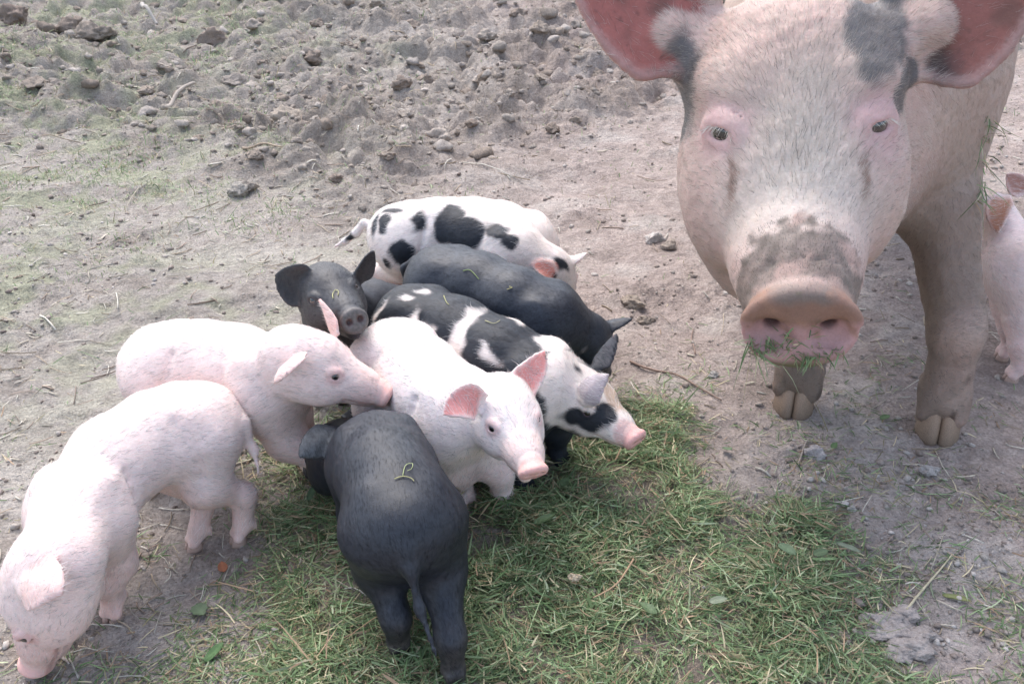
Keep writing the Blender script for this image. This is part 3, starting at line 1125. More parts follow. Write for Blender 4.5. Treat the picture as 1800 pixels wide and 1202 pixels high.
# ------------------------------------------------------------------ the sow
def build_sow():
    rs = np.random.default_rng(55)
    root_pos = np.array([0.60, 1.45, 0.0])
    root = thing("sow", root_pos, "large pale sow facing the camera at right, grass on her snout", "pig")
    D = PD(1407, 573, 1.075)                       # middle of the snout disc
    az = unit(unit((EYE - D) * [1, 1, 0]) + np.array([0.165, 0, 0]))
    hd = unit(az * math.cos(math.radians(8)) - np.array([0, 0, 1]) * math.sin(math.radians(8)))
    R = frame(hd, (0, 0, 1), math.radians(5.5))
    h, l, u = R
    HP = lambda x, y, z: D + h * x + l * y + u * z
    Z = np.array([0, 0, 1.0])
    back = unit(np.array([0.36, 0.93, 0]))          # from shoulder to rump
    side = np.array([-back[1], back[0], 0]) * -1    # towards image right (the sow's left)
    SH = np.array([0.548, 1.50, 0.545])             # shoulder middle
    lo = np.array([-0.02, 0.80, -0.012])
    hi = np.array([1.55, 2.95, 0.98])
    hb = (np.array([0.02, 0.84, 0.20]), np.array([0.84, 1.38, 0.80]))
    fd = Field(lo, hi, 0.011, [hb], 0.0042)

    # trunk
    fd.cone(SH, SH + back * 0.45 - Z * 0.01, 0.225, 0.245, 0.08, side, 1.08)
    fd.cone(SH + back * 0.45 - Z * 0.01, SH + back * 0.95 + Z * 0.0, 0.245, 0.20, 0.08, side, 1.08)
    fd.blob(SH + back * 0.95 - Z * 0.06, (0.21, 0.20, 0.24), np.array([back, side, Z]), 0.08)
    fd.cone(SH - Z * 0.02, HP(-0.36, 0, 0.02), 0.20, 0.135, 0.09)
    fd.cone(SH - Z * 0.10 - back * 0.02, HP(-0.30, 0, -0.06), 0.16, 0.11, 0.08)
    # fore limbs (near = image right)
    feet = []
    for (ft, sd, knee_dx) in ((P(1644, 756), 1, 0.0), (P(1394, 712), -1, 0.0)):
        fw = unit(-back * 0.8 + np.array([-0.25, -0.95, 0]) * 0.4)
        lf = np.array([-fw[1], fw[0], 0])
        top = SH + side * sd * 0.090 - Z * 0.05 - back * 0.02
        elb = top + (ft - top) * [0.55, 0.50, 0] - Z * 0.165
        elb[2] = 0.345
        mid_ = elb * 0.62 + ft * 0.38 + Z * 0.0
        kne = ft + Z * 0.185 + (elb - ft) * [0.12, 0.12, 0]
        can = ft + Z * 0.105 + (elb - ft) * [0.03, 0.03, 0]
        fet = ft + Z * 0.066
        toe = ft + Z * 0.040 + fw * 0.014
        fd.cone(top, elb, 0.112, 0.056, 0.05)
        fd.cone(elb, kne, 0.053, 0.0400, 0.03)
        fd.cone(kne + fw * 0.004, can, 0.0400, 0.0330, 0.015)
        fd.blob(kne + fw * 0.014 - Z * 0.008, (0.030, 0.036, 0.044), np.array([fw, lf, Z]), 0.015)
        fd.cone(can, fet, 0.0330, 0.0375, 0.015)
        for c in (-1, 1):
            fd.cone(fet + lf * c * 0.009, toe + lf * c * 0.021, 0.035, 0.019, 0.006)
            dw = fet - fw * 0.036 + lf * c * 0.027 - Z * 0.004
            fd.cone(dw + Z * 0.015 + fw * 0.01, dw - Z * 0.012, 0.014, 0.009, 0.006)
        feet.append((ft, fw))
    # hind limbs
    for sd in (1, -1):
        hip = SH + back * 0.93 + side * sd * 0.10 - Z * 0.08
        ft = (SH + back * 0.99 + side * sd * 0.135) * [1, 1, 0]
        stif = hip - back * 0.06 - Z * 0.13 + side * sd * 0.03
        hock = ft + Z * 0.21 + back * 0.05
        fet = ft + Z * 0.066
        fd.cone(hip, stif, 0.17, 0.11, 0.08)
        fd.cone(stif, hock, 0.10, 0.045, 0.05)
        fd.cone(hock, fet, 0.043, 0.036, 0.03)
        for c in (-1, 1):
            fd.cone(fet + side * c * 0.008, ft - back * 0.018 + side * c * 0.021 + Z * 0.03, 0.034, 0.020, 0.012)
        feet.append((ft, -back))
    # tail
    tb = SH + back * 1.14 + Z * 0.10
    fd.chain([tb, tb + back * 0.06 - Z * 0.03, tb + back * 0.07 - Z * 0.18], [0.026, 0.017, 0.010], 0.03)

    # head
    fd.blob(HP(-0.315, 0, 0.135), (0.125, 0.130, 0.135), R, 0.06)          # brain case, forehead
    fd.blob(HP(-0.255, 0, 0.075), (0.125, 0.118, 0.115), R, 0.05)          # brow to nose
    for sd in (1, -1):
        fd.blob(HP(-0.245, 0.074 * sd, 0.036), (0.105, 0.060, 0.092), R, 0.05)   # cheeks
        fd.blob(HP(-0.262, 0.078 * sd, 0.182), (0.052, 0.042, 0.030), R, 0.04)    # brow over the eye
    fd.cone(HP(-0.20, 0, 0.045), HP(-0.10, 0, 0.016), 0.094, 0.069, 0.04)
    fd.cone(HP(-0.10, 0, 0.016), HP(-0.022, 0, 0.002), 0.068, 0.053, 0.025, l, 0.92)
    fd.cone(HP(-0.23, 0, -0.060), HP(-0.060, 0, -0.052), 0.068, 0.030, 0.02)      # lower jaw
    # snout disc: wider below the middle, rim, two nostril hollows
    tl_ = frame(h + u * 0.16, u)
    f_, _, u_ = tl_
    DP = lambda x, y, z: D + f_ * x + l * y + u_ * z
    fd.blob(DP(-0.004, 0, -0.008), (0.020, 0.0635, 0.047), tl_, 0.012)
    fd.blob(DP(-0.005, 0, 0.012), (0.019, 0.046, 0.034), tl_, 0.014)
    fd.blob(DP(0.105, 0, -0.02), (0.098, 0.16, 0.16), tl_, 0.012, cut=True)
    fd.blob(DP(0.001, 0, 0.016), (0.012, 0.028, 0.028), tl_, 0.012)             # bridge between the nostrils
    for sd in (1, -1):
        fd.blob(DP(0.010, 0.033 * sd, -0.010), (0.019, 0.024, 0.021), tl_, 0.009, cut=True)
        fd.cone(DP(0.004, 0.033 * sd, 0.001), DP(-0.024, 0.027 * sd, 0.008), 0.0090, 0.006, 0.006, cut=True)
        # outer fold running from the nostril to the rim
        fd.dots(np.array([DP(0.004, sd * (0.030 + 0.034 * t), 0.004 + 0.006 * t) for t in np.linspace(0, 1, 14)]), 0.0030, 0.006, cut=True)
    # rim on the upper edge
    th = np.linspace(0.12, math.pi - 0.12, 30)
    fd.dots(np.array([DP(0.0035 + 0.001 * math.sin(t), 0.0600 * math.cos(t), 0.000 + 0.0400 * math.sin(t) ** 0.8) for t in th]), 0.0062, 0.010)
    # wrinkles behind the disc
    for k_, x0 in enumerate((-0.030, -0.046)):
        th = np.linspace(-1.25, 1.25, 40)
        fd.dots(np.array([HP(x0 - 0.012 * math.cos(t) + 0.003 * math.sin(7 * t + k_), math.sin(t) * (0.068 + 0.005 * k_), 0.004 + math.cos(t) * (0.0575 + 0.005 * k_)) for t in th]), 0.0018, 0.005, cut=True)
    # eyes
    eyes = []
    for sd in (1, -1):
        look = unit(h * 0.80 + l * sd * 0.56 + u * 0.20)
        ec = fd.surface(HP(-0.05, 0.0885 * sd, 0.146), -h, 0.3) - look * 0.0130
        ex = unit(np.cross(u, look))
        eu = np.cross(look, ex)
        re_ = 0.0200
        fd.blob(ec, np.array([re_, re_, re_]) * 0.93, np.array([look, ex, eu]), 0.004, cut=True)
        th = np.linspace(0, 2 * math.pi, 44, endpoint=False)
        lid = []
        for t in th:
            x_, y_ = math.cos(t) * 0.0180, math.sin(t) * (0.0098 if math.sin(t) > 0 else 0.0112)
            lid.append(ec + ex * x_ + eu * y_ + look * math.sqrt(max((re_ * 1.06) ** 2 - x_ * x_ - y_ * y_, 0)))
        fd.dots(np.array(lid), 0.0040, 0.005)
        fd.dots(np.array([ec + look * 0.010 + ex * math.cos(t) * 0.024 + eu * math.sin(t) * 0.0185 for t in th[2:21]]), 0.0065, 0.012)
        fd.dots(np.array([ec + look * 0.010 + ex * math.cos(t) * 0.023 + eu * math.sin(t) * 0.0175 for t in th[24:43]]), 0.0055, 0.012)
        # folds above and below
        for (rr, rad_, ph) in ((1.28, 0.0018, 0.0), (2.05, 0.0024, 0.3)):
            for sg in (1, -1):
                tt = np.linspace(0.35, 2.75, 24)
                fd.dots(np.array([ec + look * (0.012 - 0.010 * (rr - 1)) + ex * math.cos(t) * 0.0185 * (0.75 + 0.3 * rr) + eu * sg * math.sin(t) * 0.0115 * rr * (1.0 if sg > 0 else 0.9) for t in tt]), rad_, 0.006, cut=True)
        eyes.append((ec, look))
    # ears
    sheets = []
    for sd in (1, -1):
        d0 = depth_of(HP(-0.325, 0.12 * sd, 0.19))
        if sd < 0:      # image left
            b_, m_, t_ = PZ(1228, 66, d0), PZ(1125, 14, d0 - 0.02), PZ(1012, -85, d0 - 0.05)
        else:
            b_, m_, t_ = PZ(1580, 66, d0), PZ(1688, 28, d0 - 0.02), PZ(1808, -72, d0 - 0.05)
        n_ = unit(CAM_TO + CAM_UP * -0.15 + CAM_RIGHT * 0.1 * -sd)
        sheets.append(ear_sheet(b_, m_, t_, n_, 0.084, 0.0095, 0.0068, 0.30, nu=40, nv=29, tipw=0.10))
        fd.dots(sheets[-1][0], sheets[-1][1], 0.02)
        # thick root of the ear
        fd.cone(HP(-0.345, 0.085 * sd, 0.165), HP(-0.325, 0.150 * sd, 0.215), 0.060, 0.032, 0.03)

    V, Q = fd.mesh()
    N = vnormals(V, Q)
    HL = np.stack([(V - D) @ h, (V - D) @ l, (V - D) @ u], 1)
    hw = smooth01(-0.6, -0.3, HL[:, 0])
    disc_d = np.sqrt((((V - DP(0.0, 0, -0.004)) @ f_) * 1.8) ** 2 + ((V - D) @ l * 0.80) ** 2 + ((V - DP(0, 0, -0.004)) @ u_) ** 2)
    on_disc = smooth01(0.062, 0.054, disc_d) * smooth01(-0.024, -0.012, (V - D) @ f_)
    V = V + N * ((1 - on_disc) * (0.0022 * noise3(V * 16) + 0.0012 * noise3(V * 48) + 0.0006 * noise3(V * 120)) + 0.0005 * noise3(V * 130))[:, None]
    N = vnormals(V, Q)

    # ---------------- colours of the coat
    n1, n2, n3 = noise3(V * 9), noise3(V * 30), noise3(V * 85)
    C = np.repeat(np.array([[0.51, 0.355, 0.305]]), len(V), 0) * (1 + 0.06 * n1 + 0.05 * n2)[:, None]
    C = mixc(C, 0.5 * smooth01(0.0, 0.8, n1), (0.52, 0.42, 0.345))
    # body and legs are dustier than the face
    C = mixc(C, 0.55 * smooth01(-0.36, -0.46, HL[:, 0]), (0.33, 0.255, 0.20))
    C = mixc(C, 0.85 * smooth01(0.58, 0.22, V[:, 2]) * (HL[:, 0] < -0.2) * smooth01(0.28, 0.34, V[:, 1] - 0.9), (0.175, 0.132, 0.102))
    foot = np.zeros(len(V))
    for ft, fw in feet:
        foot = np.maximum(foot, smooth01(0.12, 0.09, np.linalg.norm((V - ft)[:, :2], axis=1)) * smooth01(0.24, 0.05, V[:, 2]))
    C = mixc(C, 0.75 * foot * (0.55 + 0.45 * n2), (0.17, 0.128, 0.10))
    C = mixc(C, foot * smooth01(0.45, 0.75, noise3(V * 38 + 4.0) + 0.1 * n3), (0.10, 0.07, 0.055))
    # white bristly blaze on the nose
    bl = smooth01(0.13, 0.02, np.sqrt((HL[:, 1] * 1.0) ** 2 + ((HL[:, 0] + 0.13) * 1.1) ** 2)) * smooth01(0.02, 0.05, HL[:, 2])
    C = mixc(C, 0.7 * bl, (0.62, 0.55, 0.48))
    # pink skin round the eyes, dark tear marks
    for (ec, look), sd in zip(eyes, (1, -1)):
        de = np.linalg.norm((V - ec) * [1, 1, 1.0], axis=1)
        C = mixc(C, 0.5 * smooth01(0.056, 0.022, de * (1 + 0.25 * n1) + 0.010 * n2 + 0.006 * n3), (0.58, 0.35, 0.36))
        C = mixc(C, 0.65 * smooth01(0.021, 0.014, de), (0.30, 0.12, 0.10))
        tx = HL[:, 1] - sd * (0.074 + 0.12 * np.clip(0.125 - HL[:, 2], 0, 0.1) * 0.4 + 0.006 * n2)
        tm = smooth01(0.013, 0.002, np.abs(tx) + 0.009 * np.abs(n3)) * smooth01(0.136, 0.118, HL[:, 2]) * smooth01(0.055, 0.10, HL[:, 2] + 0.02 * n2) * (HL[:, 0] > -0.28)
        C = mixc(C, tm * 0.8, (0.17, 0.09, 0.06))
        bs = smooth01(0.022, 0.012, np.linalg.norm(HL - np.array([-0.165, sd * 0.084, 0.085]), axis=1) + 0.012 * n3)
        C = mixc(C, bs * (0.7 if sd > 0 else 0.3) * smooth01(-0.1, 0.5, n3), (0.13, 0.12, 0.12))
    # slate patches: brow on the image right, temple on the image left
    def ell(c, r):
        return np.sqrt((((HL - np.array(c)) / np.array(r)) ** 2).sum(1)) + 0.18 * n2 + 0.1 * n3
    slate = np.maximum(smooth01(1.15, 0.8, ell((-0.275, 0.088, 0.232), (0.09, 0.040, 0.056))), smooth01(1.15, 0.8, ell((-0.31, -0.132, 0.155), (0.07, 0.045, 0.075))))
    slate = np.maximum(slate, smooth01(1.1, 0.9, ell((-0.26, 0.118, 0.165), (0.05, 0.028, 0.03))))
    C = mixc(C, slate * 0.9, (0.088, 0.090, 0.092))
    C = mixc(C, 0.45 * smooth01(1.3, 0.6, ell((-0.22, 0, 0.12), (0.10, 0.055, 0.09))), (0.44, 0.385, 0.32))
    # mud band over the snout
    band = smooth01(-0.080, -0.066, HL[:, 0] + 0.012 * n2 + 0.012 * n3 - 0.55 * np.clip(0.062 - HL[:, 2], -0.03, 0.08) * 0.5) * smooth01(-0.01, -0.022, HL[:, 0])
    C = mixc(C, band * (0.78 + 0.2 * n3), (0.125, 0.10, 0.08))
    C = mixc(C, 0.5 * band * smooth01(0.2, 0.6, n2), (0.55, 0.36, 0.30))
    # disc
    dz = (V - D) @ u_
    dy = (V - D) @ l
    dcol = mixc(np.repeat(np.array([[0.44, 0.265, 0.255]]), len(V), 0), smooth01(-0.004, 0.012, dz + 0.006 * n2), (0.24, 0.135, 0.095))
    dcol = mixc(dcol, smooth01(0.028, 0.040, dz + 0.004 * n3) * smooth01(0.045, 0.02, np.abs(dy)) * 0.8, (0.17, 0.14, 0.12))
    dcol = mixc(dcol, 0.6 * smooth01(0.3, 0.7, noise3(V * 60 + 9)), (0.30, 0.17, 0.11))
    dcol = mixc(dcol, 0.9 * smooth01(-0.040, -0.050, dz + 0.004 * n2), (0.10, 0.11, 0.05))
    for sd in (1, -1):
        dn = np.linalg.norm(V - DP(-0.012, 0.029 * sd, 0.003), axis=1)
        dcol = mixc(dcol, 0.85 * smooth01(0.016, 0.007, dn), (0.09, 0.045, 0.04))
    dcol = mixc(dcol, 0.7 * smooth01(0.62, 0.85, noise3(V * 95 + 2) + 0.3 * noise3(V * 240)), (0.13, 0.11, 0.07))
    C = C * (1 - on_disc[:, None]) + dcol * on_disc[:, None]
    # ears
    for (pts, rad, nn), sd in zip(sheets, (1, -1)):
        sel, j, d = nearest(pts, V, 0.02)
        inn = ((V[sel] - pts[j]) * nn[j]).sum(1)
        uu = (j // 30) / 40.0
        vv = (j % 30) / 29.0 * 2 - 1
        m = smooth01(0.022, 0.014, d) * smooth01(0.03, 0.14, uu) * smooth01(-0.001, 0.003, inn)
        red = mixc(np.repeat(np.array([[0.33, 0.115, 0.095]]), len(sel), 0), smooth01(0.0, 0.7, noise3(V[sel] * 24)), (0.17, 0.07, 0.055))
        red = mixc(red, 0.7 * smooth01(0.45, 0.8, noise3(V[sel] * 110)), (0.15, 0.06, 0.05))
        if sd > 0:
            red = mixc(red, 0.45 + 0 * uu, (0.16, 0.075, 0.055))
            red = mixc(red, smooth01(0.40, 0.18, uu) * 0.9, (0.05, 0.035, 0.03))
        red = mixc(red, smooth01(0.80, 1.0, np.abs(vv)) * 0.6, (0.42, 0.28, 0.25))
        C[sel] = C[sel] * (1 - m[:, None]) + red * m[:, None]
        mo = smooth01(0.022, 0.014, d) * smooth01(0.0, -0.003, inn)
        C[sel] = mixc(C[sel], mo * 0.5, (0.50, 0.39, 0.36))
    C = np.clip(C, 0.01, 0.95)
    link("body", new_mesh("sow_body", V, Q, C), M_SKIN, root)

    for (ec, look) in eyes:
        place_eye(EYE_BROWN, root, ec, unit(look * 0.6 + CAM_TO * 0.6), 0.0200, 1.0)
    for ft, fw in feet:
        lf = np.array([-fw[1], fw[0], 0])
        for c in (1, -1):
            place_claw(CLAW_SOW, root, ft + fw * 0.014 + lf * c * 0.010 - Z * 0.003, fw, c, 0.078, 1.12)

    # ---------------- bristles
    def flow(p):
        ht = np.stack([(p - D) @ h, (p - D) @ l, (p - D) @ u], 1)
        d = np.repeat(back[None], len(p), 0) * 0.5
        d[:, 2] -= 0.8
        w = smooth01(-0.42, -0.30, ht[:, 0])[:, None]
        # on the face hair sweeps up and outwards from the nose
        dh = -h[None] * 0.9 + u[None] * 0.25 + l[None] * np.clip(ht[:, 1:2] * 7.0, -1, 1) * 0.75
        sidew = smooth01(0.07, 0.13, np.abs(ht[:, 1]))[:, None]
        dh = dh - u[None] * sidew * 0.5
        return d * (1 - w) + dh * w

    def white(p, col, r_):
        n = len(p)
        ht = np.stack([(p - D) @ h, (p - D) @ l, (p - D) @ u], 1)
        k = r_.uniform(0.3, 0.95, n)[:, None]
        base = np.array([[0.64, 0.57, 0.49]]) * np.ones((n, 1))
        fl = (ht[:, 0] < -0.40)[:, None]
        base = np.where(fl, np.array([[0.44, 0.365, 0.29]]), base)
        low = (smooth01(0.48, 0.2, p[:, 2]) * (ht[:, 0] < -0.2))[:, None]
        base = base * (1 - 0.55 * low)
        k = k * (0.42 + 0.58 * smooth01(0.14, 0.26, col.mean(1)))[:, None]
        c = col * (1 - k) + base * k
        drk = r_.random(n) < 0.12
        c[drk] *= 0.35
        bandm = (ht[:, 0] > -0.085) & (ht[:, 2] > 0)
        c[bandm] = c[bandm] * 0.36
        return np.clip(c, 0.01, 0.95)

    wg = (1 - on_disc) * smooth01(3.2, 1.2, V[:, 1])
    wg = wg * np.where(HL[:, 0] > -0.36, 1.7, 1.0) * np.where(V[:, 1] > 1.75, 0.3, 1.0)
    for (ec, look) in eyes:
        wg = wg * (0.06 + 0.94 * smooth01(0.020, 0.055, np.linalg.norm(V - ec, axis=1)))
    for (pts, rad, nn), sd in zip(sheets, (1, -1)):
        sel, j, d = nearest(pts, V, 0.02)
        inn = ((V[sel] - pts[j]) * nn[j]).sum(1)
        uu = (j // 30) / 40.0
        vv = (j % 30) / 29.0 * 2 - 1
        wg[sel] *= np.where((inn > 0) & (d < 0.02) & (uu > 0.15), 0.07, 1.0)

    def length(p):
        ht = np.stack([(p - D) @ h, (p - D) @ l, (p - D) @ u], 1)
        L = np.where(ht[:, 0] > -0.10, 0.004, 0.010)
        L = np.where((ht[:, 2] > 0.12) & (ht[:, 0] > -0.5), 0.016, L)
        L = np.where(p[:, 2] < 0.3, 0.008, L)
        return L

    hv, ht_, hc = bristles(V, Q, N, C, 140000, length, 0.00042, flow, rs, 0.11, white, 0.20, wg, curl=0.1)
    lv, lt, lc = [], [], []
    for (ec, look) in eyes:
        ex = unit(np.cross(u, look))
        eu = np.cross(look, ex)
        for k in range(46):
            t = rs.uniform(0.15, 2.99)
            p = ec + ex * math.cos(t) * 0.0180 + eu * math.sin(t) * 0.0098 + look * 0.0165
            d = unit(look * 0.9 + ex * math.cos(t) * 0.5 - eu * rs.uniform(0.1, 0.7) + rs.normal(0, 0.12, 3))
            w_ = unit(np.cross(d, look)) * 0.00042
            L_ = rs.uniform(0.008, 0.015)
            o_ = len(lv)
            lv += [p - w_, p + w_, p + d * L_ - eu * 0.002]
            lt.append((o_, o_ + 1, o_ + 2))
            lc += [(0.62, 0.58, 0.52)] * 3
    ht_ = np.concatenate([ht_, np.array(lt) + len(hv)])
    hv = np.concatenate([hv, np.array(lv)])
    hc = np.concatenate([hc, np.array(lc)])
    link("bristles", new_mesh("sow_bristles", hv, ht_, hc), M_HAIR, root, kind="stuff")
    return dict(V=V, N=N, D=D, DP=DP, HP=HP, h=h, l=l, u=u, C=C)


SOW = build_sow()
# ------------------------------------------------------------------ the ground
def rough_at(x, y):
    yb = np.interp(x, [-3.0, -1.6, -0.45, 0.0, 0.35, 0.8, 1.6], [2.9, 2.55, 2.15, 2.30, 2.75, 3.3, 3.6])
    yb = yb + 0.25 * noise2(x * 1.3 + 4, y * 1.3)
    return smooth01(-0.12, 0.55, y - yb)


PILE_PX = [(440, 1010), (475, 945), (545, 880), (515, 800), (470, 765), (560, 735), (640, 760), (800, 850), (930, 790), (1000, 740), (1130, 690), (1205, 725), (1235, 800),
           (1300, 880), (1420, 915), (1510, 960), (1545, 1050), (1500, 1110), (1560, 1215), (1400, 1290), (700, 1290), (410, 1270), (465, 1120)]
PILE = np.array([P(a, b)[:2] for a, b in PILE_PX])


def poly_sd(x, y, poly):
    """signed distance, positive inside"""
    d2 = np.full(x.shape, 1e9)
    inside = np.zeros(x.shape, dtype=bool)
    n = len(poly)
    for i in range(n):
        ax, ay = poly[i]
        bx, by = poly[(i + 1) % n]
        ex, ey = bx - ax, by - ay
        t = np.clip(((x - ax) * ex + (y - ay) * ey) / (ex * ex + ey * ey), 0, 1)
        d2 = np.minimum(d2, (x - ax - t * ex) ** 2 + (y - ay - t * ey) ** 2)
        c = ((ay > y) != (by > y)) & (x < (bx - ax) * (y - ay) / (by - ay + 1e-12) + ax)
        inside ^= c
    d = np.sqrt(d2)
    return np.where(inside, d, -d)


def pile_at(x, y):
    near = (x > -0.9) & (x < 1.1) & (y < 1.5)
    out = np.zeros_like(x)
    if near.any():
        sd = poly_sd(x[near], y[near], PILE) + 0.055 * fbm2(x[near] * 8, y[near] * 8, 4)
        out[near] = smooth01(-0.055, 0.085, sd)
    return out


def CLUMP(x, y):
    return 0.42 * lumps(x, y, 0.26, 1, 0.7)


def ground_z(x, y):
    r = rough_at(x, y)
    z = 0.006 * fbm2(x * 2.2, y * 2.2, 3)
    far = smooth01(1.6, 3.2, y)
    z = z + far * 0.03 * fbm2(x * 0.8 + 3, y * 0.8, 3)
    wx = x + 0.05 * noise2(x * 7, y * 7)
    wy = y + 0.05 * noise2(x * 7 + 50, y * 7)
    z = z + r * (CLUMP(wx, wy) + 0.55 * lumps(wx + 3, wy, 0.10, 2, 0.8) + 0.55 * lumps(wx, wy + 5, 0.055, 3, 0.85) + 0.35 * lumps(x, y, 0.034, 9, 0.8) + 0.022 * fbm2(x * 9, y * 9, 4, 0.55))
    s = 1 - r
    patch = smooth01(-0.15, 0.45, fbm2(x * 2.5 + 8, y * 2.5, 3))
    z = z + s * (0.0035 * fbm2(x * 18, y * 18, 4, 0.6) + (0.25 + 0.75 * patch) * (0.20 * lumps(wx, wy, 0.05, 4, 0.5) + 0.26 * lumps(wx + 1, wy, 0.024, 5, 0.6) + 0.28 * lumps(x, y, 0.014, 8, 0.5)) + 0.0012 * fbm2(x * 70, y * 70, 2))
    # hoof prints
    pr = lumps(x + 9, y, 0.16, 6, 0.35)
    z = z - s * 0.16 * pr * smooth01(0.9, 1.4, y)
    z = z + 0.010 * pile_at(x, y)
    return z


def axis(fine_lo, fine_hi, d0, lo, hi, grow=1.06, peak=None, slope=0.0):
    pts = [fine_lo]
    while pts[-1] < fine_hi:
        c = pts[-1]
        pts.append(c + d0 + slope * abs(c - (peak if peak is not None else fine_lo)))
    d = pts[-1] - pts[-2]
    while pts[-1] < hi:
        d *= grow * 1.15
        pts.append(pts[-1] + d)
    d = d0 + slope * abs(fine_lo - (peak if peak is not None else fine_lo))
    while pts[0] > lo:
        d *= grow * 1.15
        pts.insert(0, pts[0] - d)
    return np.array(pts)


gx = axis(-2.75, 2.75, 0.0058, -70, 70, peak=0.0, slope=0.0045)
gy = axis(0.62, 5.3, 0.0048, -30, 120, peak=0.62, slope=0.0024)
GX, GY = np.meshgrid(gx, gy)
GX, GY = GX.ravel(), GY.ravel()
GZ = ground_z(GX, GY)
nxg, nyg = len(gx), len(gy)
ii = (np.arange(nyg - 1)[:, None] * nxg + np.arange(nxg - 1)[None]).ravel()
GQ = np.stack([ii, ii + 1, ii + 1 + nxg, ii + nxg], 1)
gn1 = fbm2(GX * 1.1 + 5, GY * 1.1, 4)
gn2 = fbm2(GX * 6, GY * 6 + 3, 4)
gn3 = fbm2(GX * 22, GY * 22 + 3, 3)
SOIL_GREY, SOIL_RED, SOIL_PALE, SOIL_GREEN = (0.400, 0.358, 0.316), (0.413, 0.333, 0.298), (0.505, 0.455, 0.413), (0.267, 0.287, 0.169)


def soil_colour(x, y, n1, n2, n3):
    c = np.repeat(np.array([SOIL_GREY]), len(x), 0)
    c = mixc(c, smooth01(-0.6, 0.7, x * 0.9 + 0.15 + 0.5 * n1) * 0.85, SOIL_RED)
    c = mixc(c, 0.6 * smooth01(0.0, 0.8, n2), SOIL_PALE)
    c = mixc(c, 0.35 * smooth01(0.2, 0.8, -n2 + 0.4 * n3), (0.19, 0.15, 0.12))
    wx = x + 0.05 * noise2(x * 7, y * 7)
    wy = y + 0.05 * noise2(x * 7 + 50, y * 7)
    c = mixc(c, 0.20 * rough_at(x, y), (0.25, 0.205, 0.165))
    turf = smooth01(0.015, 0.06, CLUMP(wx, wy) + 0.02 * n2) * rough_at(x, y)
    c = mixc(c, 0.62 * turf * (0.6 + 0.4 * n3), (0.20, 0.165, 0.135))
    g = smooth01(-0.25, -1.2, x + 0.12 * (y - 2) + 0.5 * n1) * smooth01(0.9, 1.8, y) * smooth01(-0.35, 0.5, n2 + 0.5 * n3)
    c = mixc(c, 0.62 * g, SOIL_GREEN)
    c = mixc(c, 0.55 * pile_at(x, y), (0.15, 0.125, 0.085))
    return c * (1 + 0.10 * n3)[:, None]


ground = link("ground", new_mesh("ground", np.stack([GX, GY, GZ], 1), GQ, soil_colour(GX, GY, gn1, gn2, gn3)), M_SOIL, kind="structure")


# ------------------------------------------------------------------ clods, stones
def ico(sub):
    t = (1 + 5 ** 0.5) / 2
    v = [(-1, t, 0), (1, t, 0), (-1, -t, 0), (1, -t, 0), (0, -1, t), (0, 1, t), (0, -1, -t), (0, 1, -t), (t, 0, -1), (t, 0, 1), (-t, 0, -1), (-t, 0, 1)]
    f = [(0, 11, 5), (0, 5, 1), (0, 1, 7), (0, 7, 10), (0, 10, 11), (1, 5, 9), (5, 11, 4), (11, 10, 2), (10, 7, 6), (7, 1, 8), (3, 9, 4), (3, 4, 2), (3, 2, 6), (3, 6, 8), (3, 8, 9), (4, 9, 5), (2, 4, 11), (6, 2, 10), (8, 6, 7), (9, 8, 1)]
    v = [unit(a) for a in v]
    for _ in range(sub):
        cache, nf = {}, []

        def midp(a, b):
            k = (min(a, b), max(a, b))
            if k not in cache:
                v.append(unit(v[a] + v[b]))
                cache[k] = len(v) - 1
            return cache[k]
        for (a, b, c) in f:
            x, y, z = midp(a, b), midp(b, c), midp(c, a)
            nf += [(a, x, z), (b, y, x), (c, z, y), (x, y, z)]
        f = nf
    return np.array(v), np.array(f)


def clod_shape(sub, seed, rough=0.28):
    v, f = ico(sub)
    cutp = np.random.default_rng(900 + seed)
    for _ in range(5):                               # broken faces
        n_ = unit(cutp.normal(size=3))
        c_ = cutp.uniform(0.5, 0.85)
        v = v - n_ * np.maximum(v @ n_ - c_, 0)[:, None]
    r = 1 + rough * noise3(v * 1.3 + seed * 11.3) + rough * 0.6 * noise3(v * 3.1 + seed * 5.7) + (rough * 0.35 * noise3(v * 7 + seed) if sub > 1 else 0)
    if sub > 2:
        r = r + 0.10 * noise3(v * 9 + seed) + 0.07 * noise3(v * 19 + seed)
    v = v * r[:, None] * np.array([1.0, 0.85, 0.62])
    return v, f


CLODS = [clod_shape(1, k, 0.42) for k in range(12)]
CRUMBS = [clod_shape(0, 40 + k, 0.5) for k in range(12)]
CLODS_FINE = [clod_shape(3, 20 + k, 0.36) for k in range(6)]


def scatter_clods(n, pos, size, name, label, category, pal, shapes=CLODS, sink=0.3):
    VV, FF, CC = [], [], []
    o = 0
    for i in range(n):
        v, f = shapes[int(rng.integers(len(shapes)))]
        a = rng.uniform(0, 6.283)
        c, s = math.cos(a), math.sin(a)
        w = v * size[i] * rng.uniform(0.8, 1.2, 3)
        w = np.stack([w[:, 0] * c - w[:, 1] * s, w[:, 0] * s + w[:, 1] * c, w[:, 2]], 1)
        w += pos[i] + np.array([0, 0, size[i] * (0.62 - sink)])
        VV.append(w)
        FF.append(f + o)
        o += len(v)
        CC.append(np.repeat((np.array(pal[int(rng.integers(len(pal)))]) * rng.uniform(0.8, 1.15))[None], len(v), 0))
    return link(name, new_mesh(name, np.concatenate(VV), np.concatenate(FF), np.concatenate(CC), smooth=False), M_CLOD, label=label, category=category, kind="stuff")


